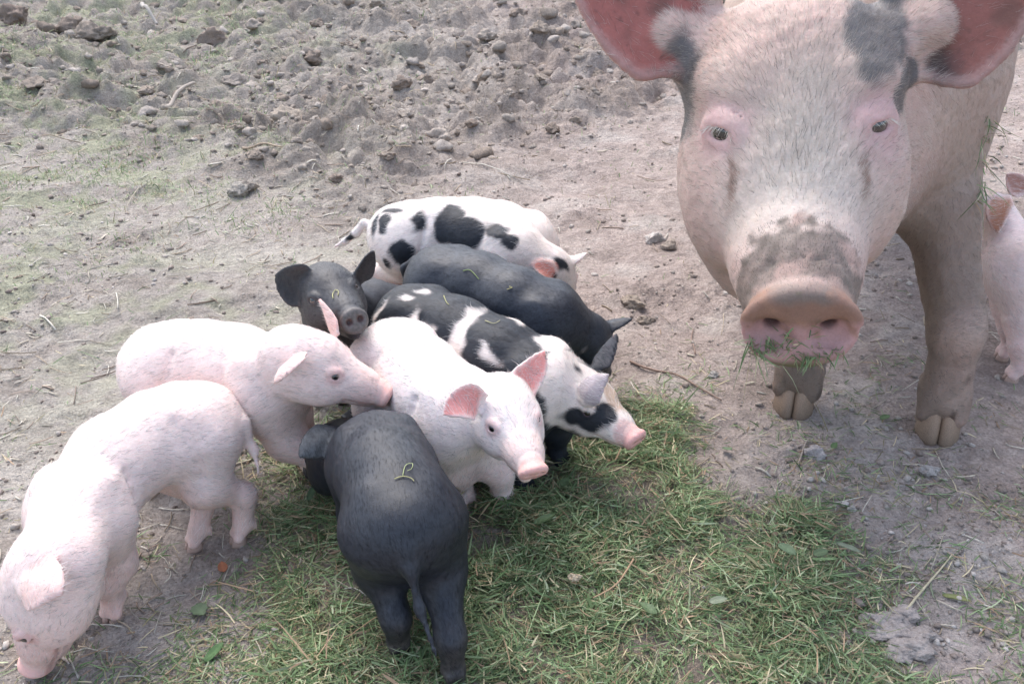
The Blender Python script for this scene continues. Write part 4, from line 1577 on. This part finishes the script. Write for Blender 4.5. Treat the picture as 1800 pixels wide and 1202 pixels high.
def random_ground(n, dens, seed, y0=0.62, y1=5.2):
    r = np.random.default_rng(seed)
    out = np.zeros((0, 2))
    while len(out) < n:
        # even in the picture rather than on the ground
        px, py = r.uniform(-60, 1860, 6000), r.uniform(0, 1260, 6000)
        p = np.array([P(a, b)[:2] for a, b in zip(px, py)])
        w = dens(p[:, 0], p[:, 1])
        out = np.concatenate([out, p[r.random(6000) < w]])
    return out[:n]


PAL_CLOD = [(0.389, 0.347, 0.306), (0.450, 0.403, 0.360), (0.355, 0.298, 0.257), (0.496, 0.450, 0.409), (0.309, 0.262, 0.226)]
p1 = random_ground(1900, lambda x, y: 0.004 + 0.996 * rough_at(x, y), 11)
sz = np.random.default_rng(12).lognormal(math.log(0.0075), 0.55, len(p1)) * (0.6 + 0.2 * p1[:, 1]) * (0.4 + 0.6 * rough_at(p1[:, 0], p1[:, 1]))
scatter_clods(len(p1), np.column_stack([p1, ground_z(p1[:, 0], p1[:, 1])]), np.clip(sz, 0.004, 0.04), "crumbled_soil", "loose crumbs of dry soil on the churned ground", "soil", [(0.31, 0.262, 0.22), (0.35, 0.305, 0.262), (0.27, 0.222, 0.182), (0.385, 0.34, 0.30)], sink=0.5)
p2 = random_ground(6500, lambda x, y: (0.10 + 0.55 * smooth01(-0.2, 0.6, fbm2(x * 2.5 + 8, y * 2.5, 3)) + 0.25 * smooth01(0.1, 0.6, x)) * (1 - 0.9 * pile_at(x, y)), 13)
sz = np.random.default_rng(14).lognormal(math.log(0.0022), 0.6, len(p2)) * (0.6 + 0.35 * p2[:, 1])
scatter_clods(len(p2), np.column_stack([p2, ground_z(p2[:, 0], p2[:, 1])]), np.clip(sz, 0.0012, 0.009), "gravel", "small pebbles and soil crumbs strewn over the bare ground", "gravel", PAL_CLOD + [(0.30, 0.25, 0.215), (0.27, 0.22, 0.19)], CRUMBS, sink=0.42)


def one_clod(px, py, size, label, col=(0.33, 0.285, 0.24), shape=0, name="soil_clod", cat="soil clod", flat=1.0, turn=0.0, group=None, sink=0.40):
    v, f = CLODS_FINE[shape % len(CLODS_FINE)]
    g = P(px, py)
    z = float(ground_z(np.array([g[0]]), np.array([g[1]]))[0])
    c, s = math.cos(turn), math.sin(turn)
    w = v * size * np.array([1, 1, flat])
    w = np.stack([w[:, 0] * c - w[:, 1] * s, w[:, 0] * s + w[:, 1] * c, w[:, 2]], 1)
    w[:, 2] += size * (0.62 - sink) * flat
    n = noise3(v * 3 + shape)
    C = np.repeat(np.array(col)[None] * 1.12, len(v), 0) * (1 + 0.12 * n)[:, None]
    o = link(name, new_mesh(name, w, f, C), M_CLOD, label=label, category=cat, group=group)
    o.location = (g[0], g[1], z)
    return o


one_clod(1112, 530, 0.026, "large rounded dirt clod right of the black piglet's ear", (0.30, 0.25, 0.205), 0)
one_clod(1138, 553, 0.016, "smaller dirt clod touching the large one beside the black piglet's ear", (0.31, 0.26, 0.215), 1)
one_clod(1432, 806, 0.017, "grey stone with a sprig of grass in front of the sow", (0.38, 0.345, 0.33), 2, "stone", "stone")
one_clod(1150, 424, 0.024, "whitish stone on bare ground left of the sow's cheek", (0.42, 0.38, 0.35), 3, "stone", "stone")
one_clod(1175, 436, 0.022, "brown clod right against the whitish stone left of the sow", (0.30, 0.25, 0.21), 5)
one_clod(1252, 660, 0.011, "small grey stone between the spotted piglet's nose and the sow's snout", (0.36, 0.335, 0.31), 4, "stone", "stone")
one_clod(1632, 836, 0.014, "grey stone below the sow's front hoof", (0.35, 0.32, 0.30), 1, "stone", "stone")
one_clod(1497, 903, 0.007, "small pale pebble on bare ground right of the grass heap", (0.42, 0.39, 0.36), 2, "stone", "stone")
one_clod(512, 236, 0.06, "big crumbly lump of churned soil left of the ground's centre", (0.30, 0.255, 0.21), 0)
one_clod(860, 168, 0.05, "dark broken lump of soil above the spotted piglets", (0.24, 0.19, 0.15), 3)
one_clod(775, 265, 0.045, "pale lump of soil above the spotted piglet's back", (0.36, 0.31, 0.265), 2)
one_clod(420, 350, 0.030, "flat grey clod of a small pair left of the spotted piglet", (0.33, 0.30, 0.26), 4)
one_clod(438, 345, 0.026, "darker clod of a small pair left of the spotted piglet", (0.27, 0.235, 0.20), 1)
one_clod(30, 50, 0.085, "dark clod in the top left corner", (0.19, 0.15, 0.125), 2)
one_clod(125, 65, 0.075, "dark turf lump near the top left corner, second from the edge", (0.21, 0.17, 0.14), 5)
one_clod(180, 100, 0.07, "brown turf lump in the upper left among sparse grass", (0.24, 0.20, 0.165), 1)
one_clod(505, 28, 0.075, "dark hollowed clod at the top edge left of centre", (0.20, 0.165, 0.14), 0)
one_clod(375, 85, 0.07, "brown churned lump in the upper left above the pale stick", (0.25, 0.20, 0.165), 3)
CLOD_SPOTS = [(330, 60), (450, 75), (560, 60), (620, 95), (660, 50), (720, 75), (790, 40), (850, 95), (905, 55), (960, 100), (640, 150), (560, 130), (470, 140), (410, 165),
              (700, 190), (745, 160), (805, 205), (900, 150), (950, 190), (1000, 60), (980, 245), (610, 210), (660, 255), (570, 190), (250, 190), (300, 130), (210, 150), (450, 300),
              (540, 300), (590, 335), (680, 310), (720, 240), (840, 250), (1010, 240), (890, 220), (395, 215), (60, 190), (120, 170), (360, 260), (1040, 130), (820, 130), (500, 180)]
for k, (a, b) in enumerate(CLOD_SPOTS):
    d = P(a, b)[1]
    one_clod(a + rng.uniform(-12, 12), b + rng.uniform(-8, 8), rng.uniform(0.012, 0.024) * (0.4 + 0.42 * d), "dry soil clod lying in the churned upper part of the ground",
             [(0.28, 0.232, 0.19), (0.31, 0.265, 0.225), (0.24, 0.195, 0.16)][k % 3], k, turn=k * 1.7, flat=rng.uniform(0.7, 1.1), group="clods on the churned ground")


# ------------------------------------------------------------------ grass blades
def blades(pos, yaw, pitch, length, width, bend, col, twist=None):
    n = len(pos)
    f = np.stack([np.cos(yaw), np.sin(yaw), np.zeros(n)], 1)
    s = np.stack([-np.sin(yaw), np.cos(yaw), np.zeros(n)], 1)
    if twist is None:
        twist = rng.normal(0, 0.5, n)
    sv = s * np.cos(twist)[:, None] + np.array([[0, 0, 1]]) * np.sin(twist)[:, None]
    sb = rng.normal(0, 0.18, n)
    rows = []
    T = (0.0, 0.35, 0.7, 1.0)
    for k, t in enumerate(T):
        c = pos + f * (length * t * np.cos(pitch))[:, None] + np.array([[0, 0, 1]]) * (length * (np.sin(pitch) * t - bend * t * t))[:, None] + s * (length * sb * t * t)[:, None]
        w = width * (0.75, 1.0, 0.75, 0.0)[k] * 0.5
        if k < 3:
            rows += [c - sv * w[:, None], c + sv * w[:, None]]
        else:
            rows += [c]
    V = np.stack(rows, 1).reshape(-1, 3)
    o = np.arange(n)[:, None] * 7
    F = np.concatenate([o + np.array([[a, b, c]]) for (a, b, c) in ((0, 1, 3), (0, 3, 2), (2, 3, 5), (2, 5, 4), (4, 5, 6))])
    return V, F, np.repeat(col, 7, axis=0)


GREENS = np.array([(0.128, 0.201, 0.084), (0.201, 0.288, 0.134), (0.094, 0.147, 0.065), (0.282, 0.370, 0.195), (0.221, 0.255, 0.128), (0.376, 0.429, 0.268), (0.563, 0.483, 0.316), (0.362, 0.249, 0.161), (0.268, 0.242, 0.134)])


def pick_cols(n, w, r):
    w = np.array(w, float)
    c = GREENS[r.choice(len(GREENS), n, p=w / w.sum())]
    return c * r.uniform(0.7, 1.35, n)[:, None]


# the heap of cut grass
r_ = np.random.default_rng(21)
n = 80000
px, py = r_.uniform(-0.75, 0.85, n * 3), r_.uniform(0.60, 1.30, n * 3)
dens = pile_at(px, py) * (0.12 + 0.88 * smooth01(-0.55, 0.45, fbm2(px * 7, py * 7, 4)))
keep = r_.random(n * 3) < dens
px, py = px[keep][:n], py[keep][:n]
n = len(px)
layer = r_.random(n) ** 1.3
hgt = 0.026 * pile_at(px, py) * (0.65 + 0.55 * fbm2(px * 7, py * 7, 3))
tuft = noise2(px * 11, py * 11) * 3.0
pos = np.column_stack([px, py, ground_z(px, py) + 0.001 + np.clip(hgt, 0.002, 0.04) * layer])
V_, F_, C_ = blades(pos, r_.uniform(0, 6.283, n) * 0.55 + tuft, r_.normal(0.03, 0.15, n), r_.lognormal(math.log(0.019), 0.5, n), r_.lognormal(math.log(0.0013), 0.4, n),
                    r_.normal(0.05, 0.10, n), pick_cols(n, (5, 5, 4, 3.6, 3.5, 2.0, 2.0, 2.2, 3), r_), r_.normal(0, 0.7, n))
link("cut_grass", new_mesh("cut_grass", V_, F_, C_, smooth=False), M_BLADE, label="heap of fresh cut grass the piglets are eating", category="grass", kind="stuff")

# thin scatter of clippings around the heap and under the sow
n = 13000
q = random_ground(n, lambda x, y: np.clip(0.03 + 0.8 * smooth01(-0.32, 0.0, np.where((y < 1.7) & (x > -0.9), poly_sd(x, y, PILE), -9)) * smooth01(-0.3, 0.5, fbm2(x * 5, y * 5, 3)) + 0.5 * smooth01(0.35, 0.8, x) * smooth01(1.9, 1.2, y) * smooth01(0.0, 0.6, fbm2(x * 6 + 9, y * 6, 3)), 0, 1) * smooth01(1.9, 1.5, y), 22)
V_, F_, C_ = blades(np.column_stack([q, ground_z(q[:, 0], q[:, 1]) + 0.0015]), r_.uniform(0, 6.283, n), r_.normal(0.06, 0.10, n), r_.lognormal(math.log(0.020), 0.4, n), r_.uniform(0.0009, 0.0020, n),
                    r_.normal(0.05, 0.05, n), pick_cols(n, (4, 4, 3, 2, 2, 1, 3, 3, 3), r_))
link("strewn_grass", new_mesh("strewn_grass", V_, F_, C_, smooth=False), M_BLADE, label="clippings of grass strewn thinly over the bare ground", category="grass", kind="stuff")

# short living grass on the churned ground, mostly upper left
n = 17000


def sward(x, y):
    left = smooth01(0.1, -1.3, x + 0.1 * (y - 2))
    tuf = 0.10 + 0.9 * smooth01(-0.1, 0.9, fbm2(x * 3.1 + 2, y * 3.1 + 7, 5, 0.65))
    return np.clip((0.06 + 0.94 * left) * tuf * smooth01(1.6, 2.4, y), 0, 1)


q = random_ground(n, sward, 23)
V_, F_, C_ = blades(np.column_stack([q, ground_z(q[:, 0], q[:, 1]) - 0.002]), r_.uniform(0, 6.283, n), r_.normal(0.75, 0.4, n), r_.lognormal(math.log(0.013), 0.45, n) * (0.6 + 0.25 * q[:, 1]), r_.uniform(0.0010, 0.0022, n) * (0.7 + 0.2 * q[:, 1]),
                    r_.normal(0.3, 0.2, n), pick_cols(n, (2, 4, 1, 5, 4, 4, 2, 1, 2), r_))
link("short_grass", new_mesh("short_grass", V_, F_, C_, smooth=False), M_BLADE, label="sparse short green grass growing on the trampled earth", category="grass", kind="stuff")


# dry rootlets sticking out of the churned turf
n = 14000
q = random_ground(n, lambda x, y: rough_at(x, y) * smooth01(0.01, 0.05, CLUMP(x + 0.05 * noise2(x * 7, y * 7), y + 0.05 * noise2(x * 7 + 50, y * 7))), 24)
V_, F_, C_ = blades(np.column_stack([q, ground_z(q[:, 0], q[:, 1]) - 0.002]), r_.uniform(0, 6.283, n), r_.normal(0.55, 0.5, n), r_.lognormal(math.log(0.012), 0.45, n) * (0.5 + 0.25 * q[:, 1]), r_.uniform(0.0006, 0.0012, n) * (0.6 + 0.3 * q[:, 1]),
                    r_.normal(0.2, 0.4, n), np.array([(0.26, 0.21, 0.165), (0.34, 0.28, 0.215), (0.20, 0.155, 0.12)])[r_.integers(0, 3, n)] * r_.uniform(0.8, 1.2, n)[:, None])
link("dry_rootlets", new_mesh("dry_rootlets", V_, F_, C_, smooth=False), M_STRAW, label="brown rootlets and dead grass fuzz on the churned turf lumps", category="roots", kind="stuff")


# ------------------------------------------------------------------ straws, roots, stalks
def tube(pts, rad, sides=5):
    pts = np.asarray(pts, float)
    n = len(pts)
    rad = np.broadcast_to(np.asarray(rad, float), (n,))
    V = []
    for i in range(n):
        d = unit(pts[min(i + 1, n - 1)] - pts[max(i - 1, 0)])
        a = unit(np.cross(d, (0.13, 0.21, 0.97)))
        b = np.cross(d, a)
        for k in range(sides):
            t = 6.283185 * k / sides
            V.append(pts[i] + (a * math.cos(t) + b * math.sin(t)) * rad[i])
    F = []
    for i in range(n - 1):
        for k in range(sides):
            F.append((i * sides + k, i * sides + (k + 1) % sides, (i + 1) * sides + (k + 1) % sides, (i + 1) * sides + k))
    F.append(tuple(range(sides))[::-1])
    F.append(tuple(range((n - 1) * sides, n * sides)))
    return np.array(V), F


def spline(ctrl, n):
    ctrl = np.asarray(ctrl, float)
    t = np.linspace(0, len(ctrl) - 1, n)
    out = []
    for x in t:
        i = min(int(x), len(ctrl) - 2)
        f = x - i
        p0, p1, p2, p3 = ctrl[max(i - 1, 0)], ctrl[i], ctrl[i + 1], ctrl[min(i + 2, len(ctrl) - 1)]
        out.append(0.5 * ((2 * p1) + (p2 - p0) * f + (2 * p0 - 5 * p1 + 4 * p2 - p3) * f * f + (3 * p1 - p0 - 3 * p2 + p3) * f ** 3))
    return np.array(out)


def ground_stalk(name, cat, pxs, rad, col, label, lift=0.002, group=None, n=18):
    g = np.array([P(*p)[:2] for p in pxs])
    s = spline(np.column_stack([g, np.zeros(len(g))]), n)
    s[:, 2] = ground_z(s[:, 0], s[:, 1])
    s[:, 2] = np.convolve(np.pad(s[:, 2], 2, mode='edge'), np.ones(5) / 5, 'valid') + rad + lift + 0.026 * pile_at(s[:, 0], s[:, 1])
    V, F = tube(s, np.linspace(1.0, 0.55, n) * rad, 6)
    C = np.repeat(np.array(col)[None], len(V), 0)
    o = link(name, new_mesh(name, V - s[0], F, C), M_STRAW, label=label, category=cat, group=group)
    o.location = s[0]
    return o


ground_stalk("root", "root", [(1108, 632), (1145, 648), (1190, 662), (1225, 684), (1268, 708)], 0.0024, (0.27, 0.19, 0.15), "brown root curving over the bare ground left of the sow")
ground_stalk("twig", "twig", [(1222, 622), (1216, 590), (1220, 565)], 0.0018, (0.28, 0.20, 0.16), "short brown twig standing across the root left of the sow")
ground_stalk("dry_stalk", "stalk", [(1592, 1078), (1630, 1030), (1671, 984)], 0.0019, (0.50, 0.44, 0.30), "pale dry stalk lying right of the grass heap")
ground_stalk("stick", "stick", [(292, 224), (315, 203), (348, 184)], 0.009, (0.36, 0.31, 0.26), "pale curved stick on the churned soil in the upper left", lift=0.03)
ground_stalk("stick", "stick", [(259, 55), (266, 66), (282, 72)], 0.011, (0.42, 0.38, 0.34), "short whitish stick near the top left", lift=0.05)
ground_stalk("dry_stalk", "stalk", [(520, 460), (480, 470), (440, 468)], 0.0016, (0.40, 0.34, 0.27), "thin dry stalk on bare ground left of the black piglet's ear")
ground_stalk("dry_stalk", "stalk", [(430, 284), (470, 290), (500, 297)], 0.004, (0.42, 0.33, 0.24), "tan dry stalk left of centre beneath the soil lumps")
ground_stalk("dry_stalk", "stalk", [(100, 1150), (118, 1168), (125, 1178)], 0.0022, (0.46, 0.40, 0.36), "short pale stalk beside the left pink piglet's mouth")
ground_stalk("dry_stalk", "stalk", [(200, 1092), (222, 1104), (232, 1112)], 0.0012, (0.46, 0.38, 0.28), "tiny straw beside the left pink piglet's front hoof")
ground_stalk("dry_stalk", "stalk", [(1110, 1025), (1080, 1068), (1040, 1090)], 0.0015, (0.40, 0.27, 0.17), "brown stalk lying on the middle of the grass heap")
ground_stalk("dry_stalk", "stalk", [(1400, 830), (1412, 795), (1422, 782)], 0.0016, (0.36, 0.30, 0.25), "short root sticking up left of the stone before the sow")

# many fine straws
N_ST = 1700
q = random_ground(N_ST, lambda x, y: np.clip(0.30 + 0.5 * smooth01(0.2, -0.6, x) - 0.25 * rough_at(x, y), 0, 1), 31)
VV, FF, CC, o_ = [], [], [], 0
for i in range(N_ST):
    L = rng.lognormal(math.log(0.035), 0.5) * (0.5 + 0.35 * q[i, 1])
    a = rng.uniform(0, 6.283)
    k = rng.normal(0, 0.5)
    t = np.linspace(0, 1, 4)
    ang = a + k * t
    xs_ = q[i, 0] + np.cumsum(np.cos(ang)) * L / 4
    ys_ = q[i, 1] + np.cumsum(np.sin(ang)) * L / 4
    zs_ = ground_z(xs_, ys_) + 0.002
    zs_ = zs_ * 0.5 + zs_.max() * 0.5
    w = rng.uniform(0.0005, 0.0012) * (0.6 + 0.35 * q[i, 1]) * (1.5 if rng.random() < 0.2 else 1.0)
    v, f = tube(np.column_stack([xs_, ys_, zs_]), w, 3)
    VV.append(v)
    FF += [tuple(int(x) + o_ for x in ff) for ff in f]
    o_ += len(v)
    CC.append(np.repeat((np.array([(0.55, 0.49, 0.39), (0.42, 0.34, 0.25), (0.32, 0.25, 0.20), (0.60, 0.56, 0.48)][int(rng.integers(4))]) * rng.uniform(0.8, 1.1))[None], len(v), 0))
link("straw_litter", new_mesh("straw_litter", np.concatenate(VV), FF, np.concatenate(CC)), M_STRAW, label="thin dry straws strewn over the bare ground", category="straw", kind="stuff")


# ------------------------------------------------------------------ broad leaves
def leaf_mesh(L, W, col, cup=0.12, lobes=0.0):
    nu, nv = 9, 4
    V, C = [], []
    for i in range(nu + 1):
        u = i / nu
        w = W * 0.5 * (math.sin(math.pi * u ** 0.8)) ** 0.8 * (1 + lobes * math.sin(u * 22)) + 0.0004
        for j in range(nv + 1):
            v = -1 + 2 * j / nv
            V.append((L * u, w * v, cup * L * (abs(v) ** 1.5 * 0.3 - (u - 0.4) ** 2) + 0.02 * L * math.sin(u * 9 + v * 2)))
            C.append(np.array(col) * (1.25 if j == nv // 2 else 1.0))
    F = [(i * (nv + 1) + j, (i + 1) * (nv + 1) + j, (i + 1) * (nv + 1) + j + 1, i * (nv + 1) + j + 1) for i in range(nu) for j in range(nv)]
    # a thin body: lower side as well
    n0 = len(V)
    V2 = [(a, b, c - 0.0006) for a, b, c in V]
    F2 = [tuple(n0 + k for k in f[::-1]) for f in F]
    return new_mesh("leaf", np.array(V + V2), F + F2, np.array(C + C))


def leaf(px, py, L, W, turn, label, col=(0.10, 0.20, 0.075), tilt=0.1, roll=0.0, lobes=0.0):
    g = P(px, py)
    z = float(ground_z(np.array([g[0]]), np.array([g[1]]))[0]) + 0.004 + 0.027 * float(pile_at(np.array([g[0]]), np.array([g[1]]))[0])
    o = link("leaf", leaf_mesh(L, W, col, lobes=lobes), M_LEAF, label=label, category="leaf")
    o.location = (g[0], g[1], z)
    o.rotation_euler = (roll, -tilt, turn)
    return o


leaf(938, 962, 0.034, 0.013, 0.5, "green leaf on the heap right of the black piglet's hip", (0.105, 0.163, 0.074))
leaf(1360, 1000, 0.030, 0.015, -1.0, "pointed light green leaf on the heap's right part", (0.147, 0.206, 0.116))
leaf(1462, 992, 0.034, 0.009, -0.7, "narrow pale leaf at the right side of the heap", (0.210, 0.241, 0.168))
leaf(1420, 1020, 0.022, 0.013, 0.3, "small leaf between the pointed leaf and the narrow pale one", (0.116, 0.163, 0.084))
leaf(345, 1066, 0.026, 0.020, -0.9, "lone green leaf on bare ground below the left piglet's belly", (0.137, 0.189, 0.105), lobes=0.15)
leaf(1270, 790, 0.026, 0.012, -1.2, "upright leaf right below the spotted piglet's snout", (0.137, 0.198, 0.105), tilt=0.5)
leaf(985, 895, 0.020, 0.012, 1.0, "small rounded leaf in front of the white piglet's leg", (0.105, 0.155, 0.074))
leaf(545, 905, 0.026, 0.010, 1.3, "dark green leaf left of the black piglet's ham", (0.095, 0.146, 0.074), tilt=0.4)
leaf(395, 1012, 0.020, 0.012, 2.0, "orange brown withered leaf at the left end of the heap", (0.378, 0.146, 0.074))
leaf(1240, 1100, 0.024, 0.011, 0.2, "pale leaf in the lower middle of the heap", (0.200, 0.232, 0.158))
leaf(1150, 1120, 0.026, 0.012, 2.4, "broad leaf in the lower middle beside the pale one", (0.105, 0.155, 0.074))
leaf(1545, 745, 0.020, 0.011, 0.4, "bright green leaf on the ground between the sow's front hooves", (0.137, 0.206, 0.095))
leaf(1460, 800, 0.018, 0.009, 0.9, "little green leaf stuck to the stone before the sow", (0.126, 0.198, 0.084))
leaf(1655, 1050, 0.034, 0.009, -0.4, "yellow green flat stem on bare ground right of the dry stalk", (0.210, 0.224, 0.084))
leaf(60, 1196, 0.022, 0.016, 0.4, "bright green leaf under the left piglet's snout", (0.105, 0.224, 0.084))
leaf(360, 1165, 0.030, 0.013, 0.8, "green leaf of the grass tuft at the bottom left", (0.105, 0.189, 0.074), tilt=0.4)

# crumpled grey litter at the lower right
def litter(px, py):
    root = thing("dung_clump", P(px, py), "crumpled grey dried dung clump at lower right of the heap", "dung")
    k = 0
    for (dx, dy, s_, sh, fl) in ((0, 0, 0.032, 0, 0.5), (-30, -20, 0.025, 1, 0.45), (24, 26, 0.028, 2, 0.5), (38, 8, 0.022, 3, 0.55), (-8, 34, 0.026, 4, 0.45), (-42, 4, 0.018, 5, 0.4), (10, -30, 0.020, 2, 0.45)):
        g = P(px + dx, py + dy)
        z = float(ground_z(np.array([g[0]]), np.array([g[1]]))[0])
        v, f = CLODS_FINE[sh]
        w = v * s_ * np.array([1, 0.8, fl]) + np.array([g[0], g[1], z + s_ * 0.12])
        C = np.repeat(np.array([[0.37, 0.32, 0.29]]), len(v), 0) * (1 + 0.15 * noise3(v * 4 + k))[:, None]
        link("lump", new_mesh("lump", w, f, C), M_CLOD, root)
        k += 1


litter(1582, 1110)
one_clod(1010, 1052, 0.008, "tiny beige crumb on the middle of the heap", (0.5, 0.40, 0.28), 1, "seed_husk", "husk", sink=-2.6)


# ------------------------------------------------------------------ bits of grass on the animals
def on_skin(an, pxs, label, rad=0.0007, col=(0.30, 0.36, 0.14), n=14, off=0.0018, name="grass_stalk"):
    pts = []
    for (a, b) in pxs:
        i = pick(an["V"], an["N"], a, b)
        pts.append(an["V"][i] + an["N"][i] * off)
    s = spline(pts, n)
    V, F = tube(s, np.linspace(1, 0.6, n) * rad, 5)
    o = link(name, new_mesh(name, V - s[0], F, np.repeat(np.array(col)[None], len(V), 0)), M_STRAW, label=label, category="grass stalk")
    o.location = s[0]
    return o


on_skin(pigC, [(692, 829), (712, 826), (727, 829), (728, 836)], "pale stalk lying across the near black piglet's back", 0.0007, (0.42, 0.40, 0.20))
on_skin(pigC, [(712, 826), (718, 808), (733, 807), (731, 817), (722, 820)], "curled green stalk on the near black piglet's back", 0.0006, (0.36, 0.40, 0.20))
on_skin(pigJ, [(576, 517), (578, 507), (586, 499), (590, 500)], "curved yellow stalk on the black face's forehead", 0.0008, (0.48, 0.46, 0.22))
on_skin(pigJ, [(590, 508), (594, 502), (593, 498)], "short stalk beside the curved one on the black face", 0.0008, (0.42, 0.40, 0.2))
on_skin(pigF, [(806, 467), (820, 466), (834, 482)], "green blade on the plain black piglet's back", 0.0009, (0.25, 0.33, 0.13))
on_skin(pigF, [(892, 492), (898, 500), (890, 506)], "yellowish bit of straw on the plain black piglet's shoulder", 0.0008, (0.45, 0.42, 0.2))
on_skin(pigE, [(850, 553), (868, 556), (878, 552)], "thin straw on the black and white piglet's back", 0.0008, (0.42, 0.40, 0.24))
on_skin(pigE, [(782, 508), (784, 520), (790, 524)], "bit of green straw near the black and white piglet's hip", 0.0008, (0.40, 0.40, 0.2))


def grass_on(an, spots, label, n, L, spread, down, seed, name="grass_wisp"):
    r = np.random.default_rng(seed)
    P_, Y, PI_, LE, W, B = [], [], [], [], [], []
    for k in range(n):
        a, b = spots[int(r.integers(len(spots)))]
        i = pick(an["V"], an["N"], a + r.normal(0, spread), b + r.normal(0, spread))
        P_.append(an["V"][i] + an["N"][i] * r.uniform(0.001, 0.004))
        nn = an["N"][i]
        Y.append(math.atan2(nn[1], nn[0]) + r.normal(0, 1.3))
    P_ = np.array(P_)
    V, F, C = blades(P_, np.array(Y), r.normal(-0.5 if down else 0.2, 0.6, n), r.lognormal(math.log(L), 0.4, n), r.uniform(0.0011, 0.0021, n), r.normal(0.3, 0.2, n), pick_cols(n, (4, 5, 3, 4, 3, 2, 1, 1, 2), r), r.normal(0, 0.8, n))
    o = link(name, new_mesh(name, V - P_.mean(0), F, C, smooth=False), M_BLADE, label=label, category="grass", kind="stuff")
    o.location = P_.mean(0)
    return o


grass_on(SOW, [(1360, 612), (1372, 605), (1380, 595), (1350, 615), (1390, 615)], "clump of chewed grass stuck low on the left side of the sow's snout", 70, 0.012, 8, False, 41)
grass_on(SOW, [(1433, 600), (1430, 585), (1436, 610)], "sprig of grass on the right nostril side of the sow's snout", 12, 0.014, 4, False, 42)
grass_on(SOW, [(1400, 628), (1440, 628), (1470, 622), (1345, 605), (1420, 632)], "fringe of grass along the lower edge of the sow's snout", 90, 0.012, 7, True, 43)
grass_on(SOW, [(1318, 600), (1322, 612), (1330, 618)], "wisps of grass hanging from the left corner of the sow's mouth", 30, 0.035, 8, True, 44)
grass_on(SOW, [(1745, 250), (1738, 290), (1735, 330), (1750, 220), (1730, 350)], "strand of grass hanging on the sow's shoulder", 60, 0.028, 6, True, 45)
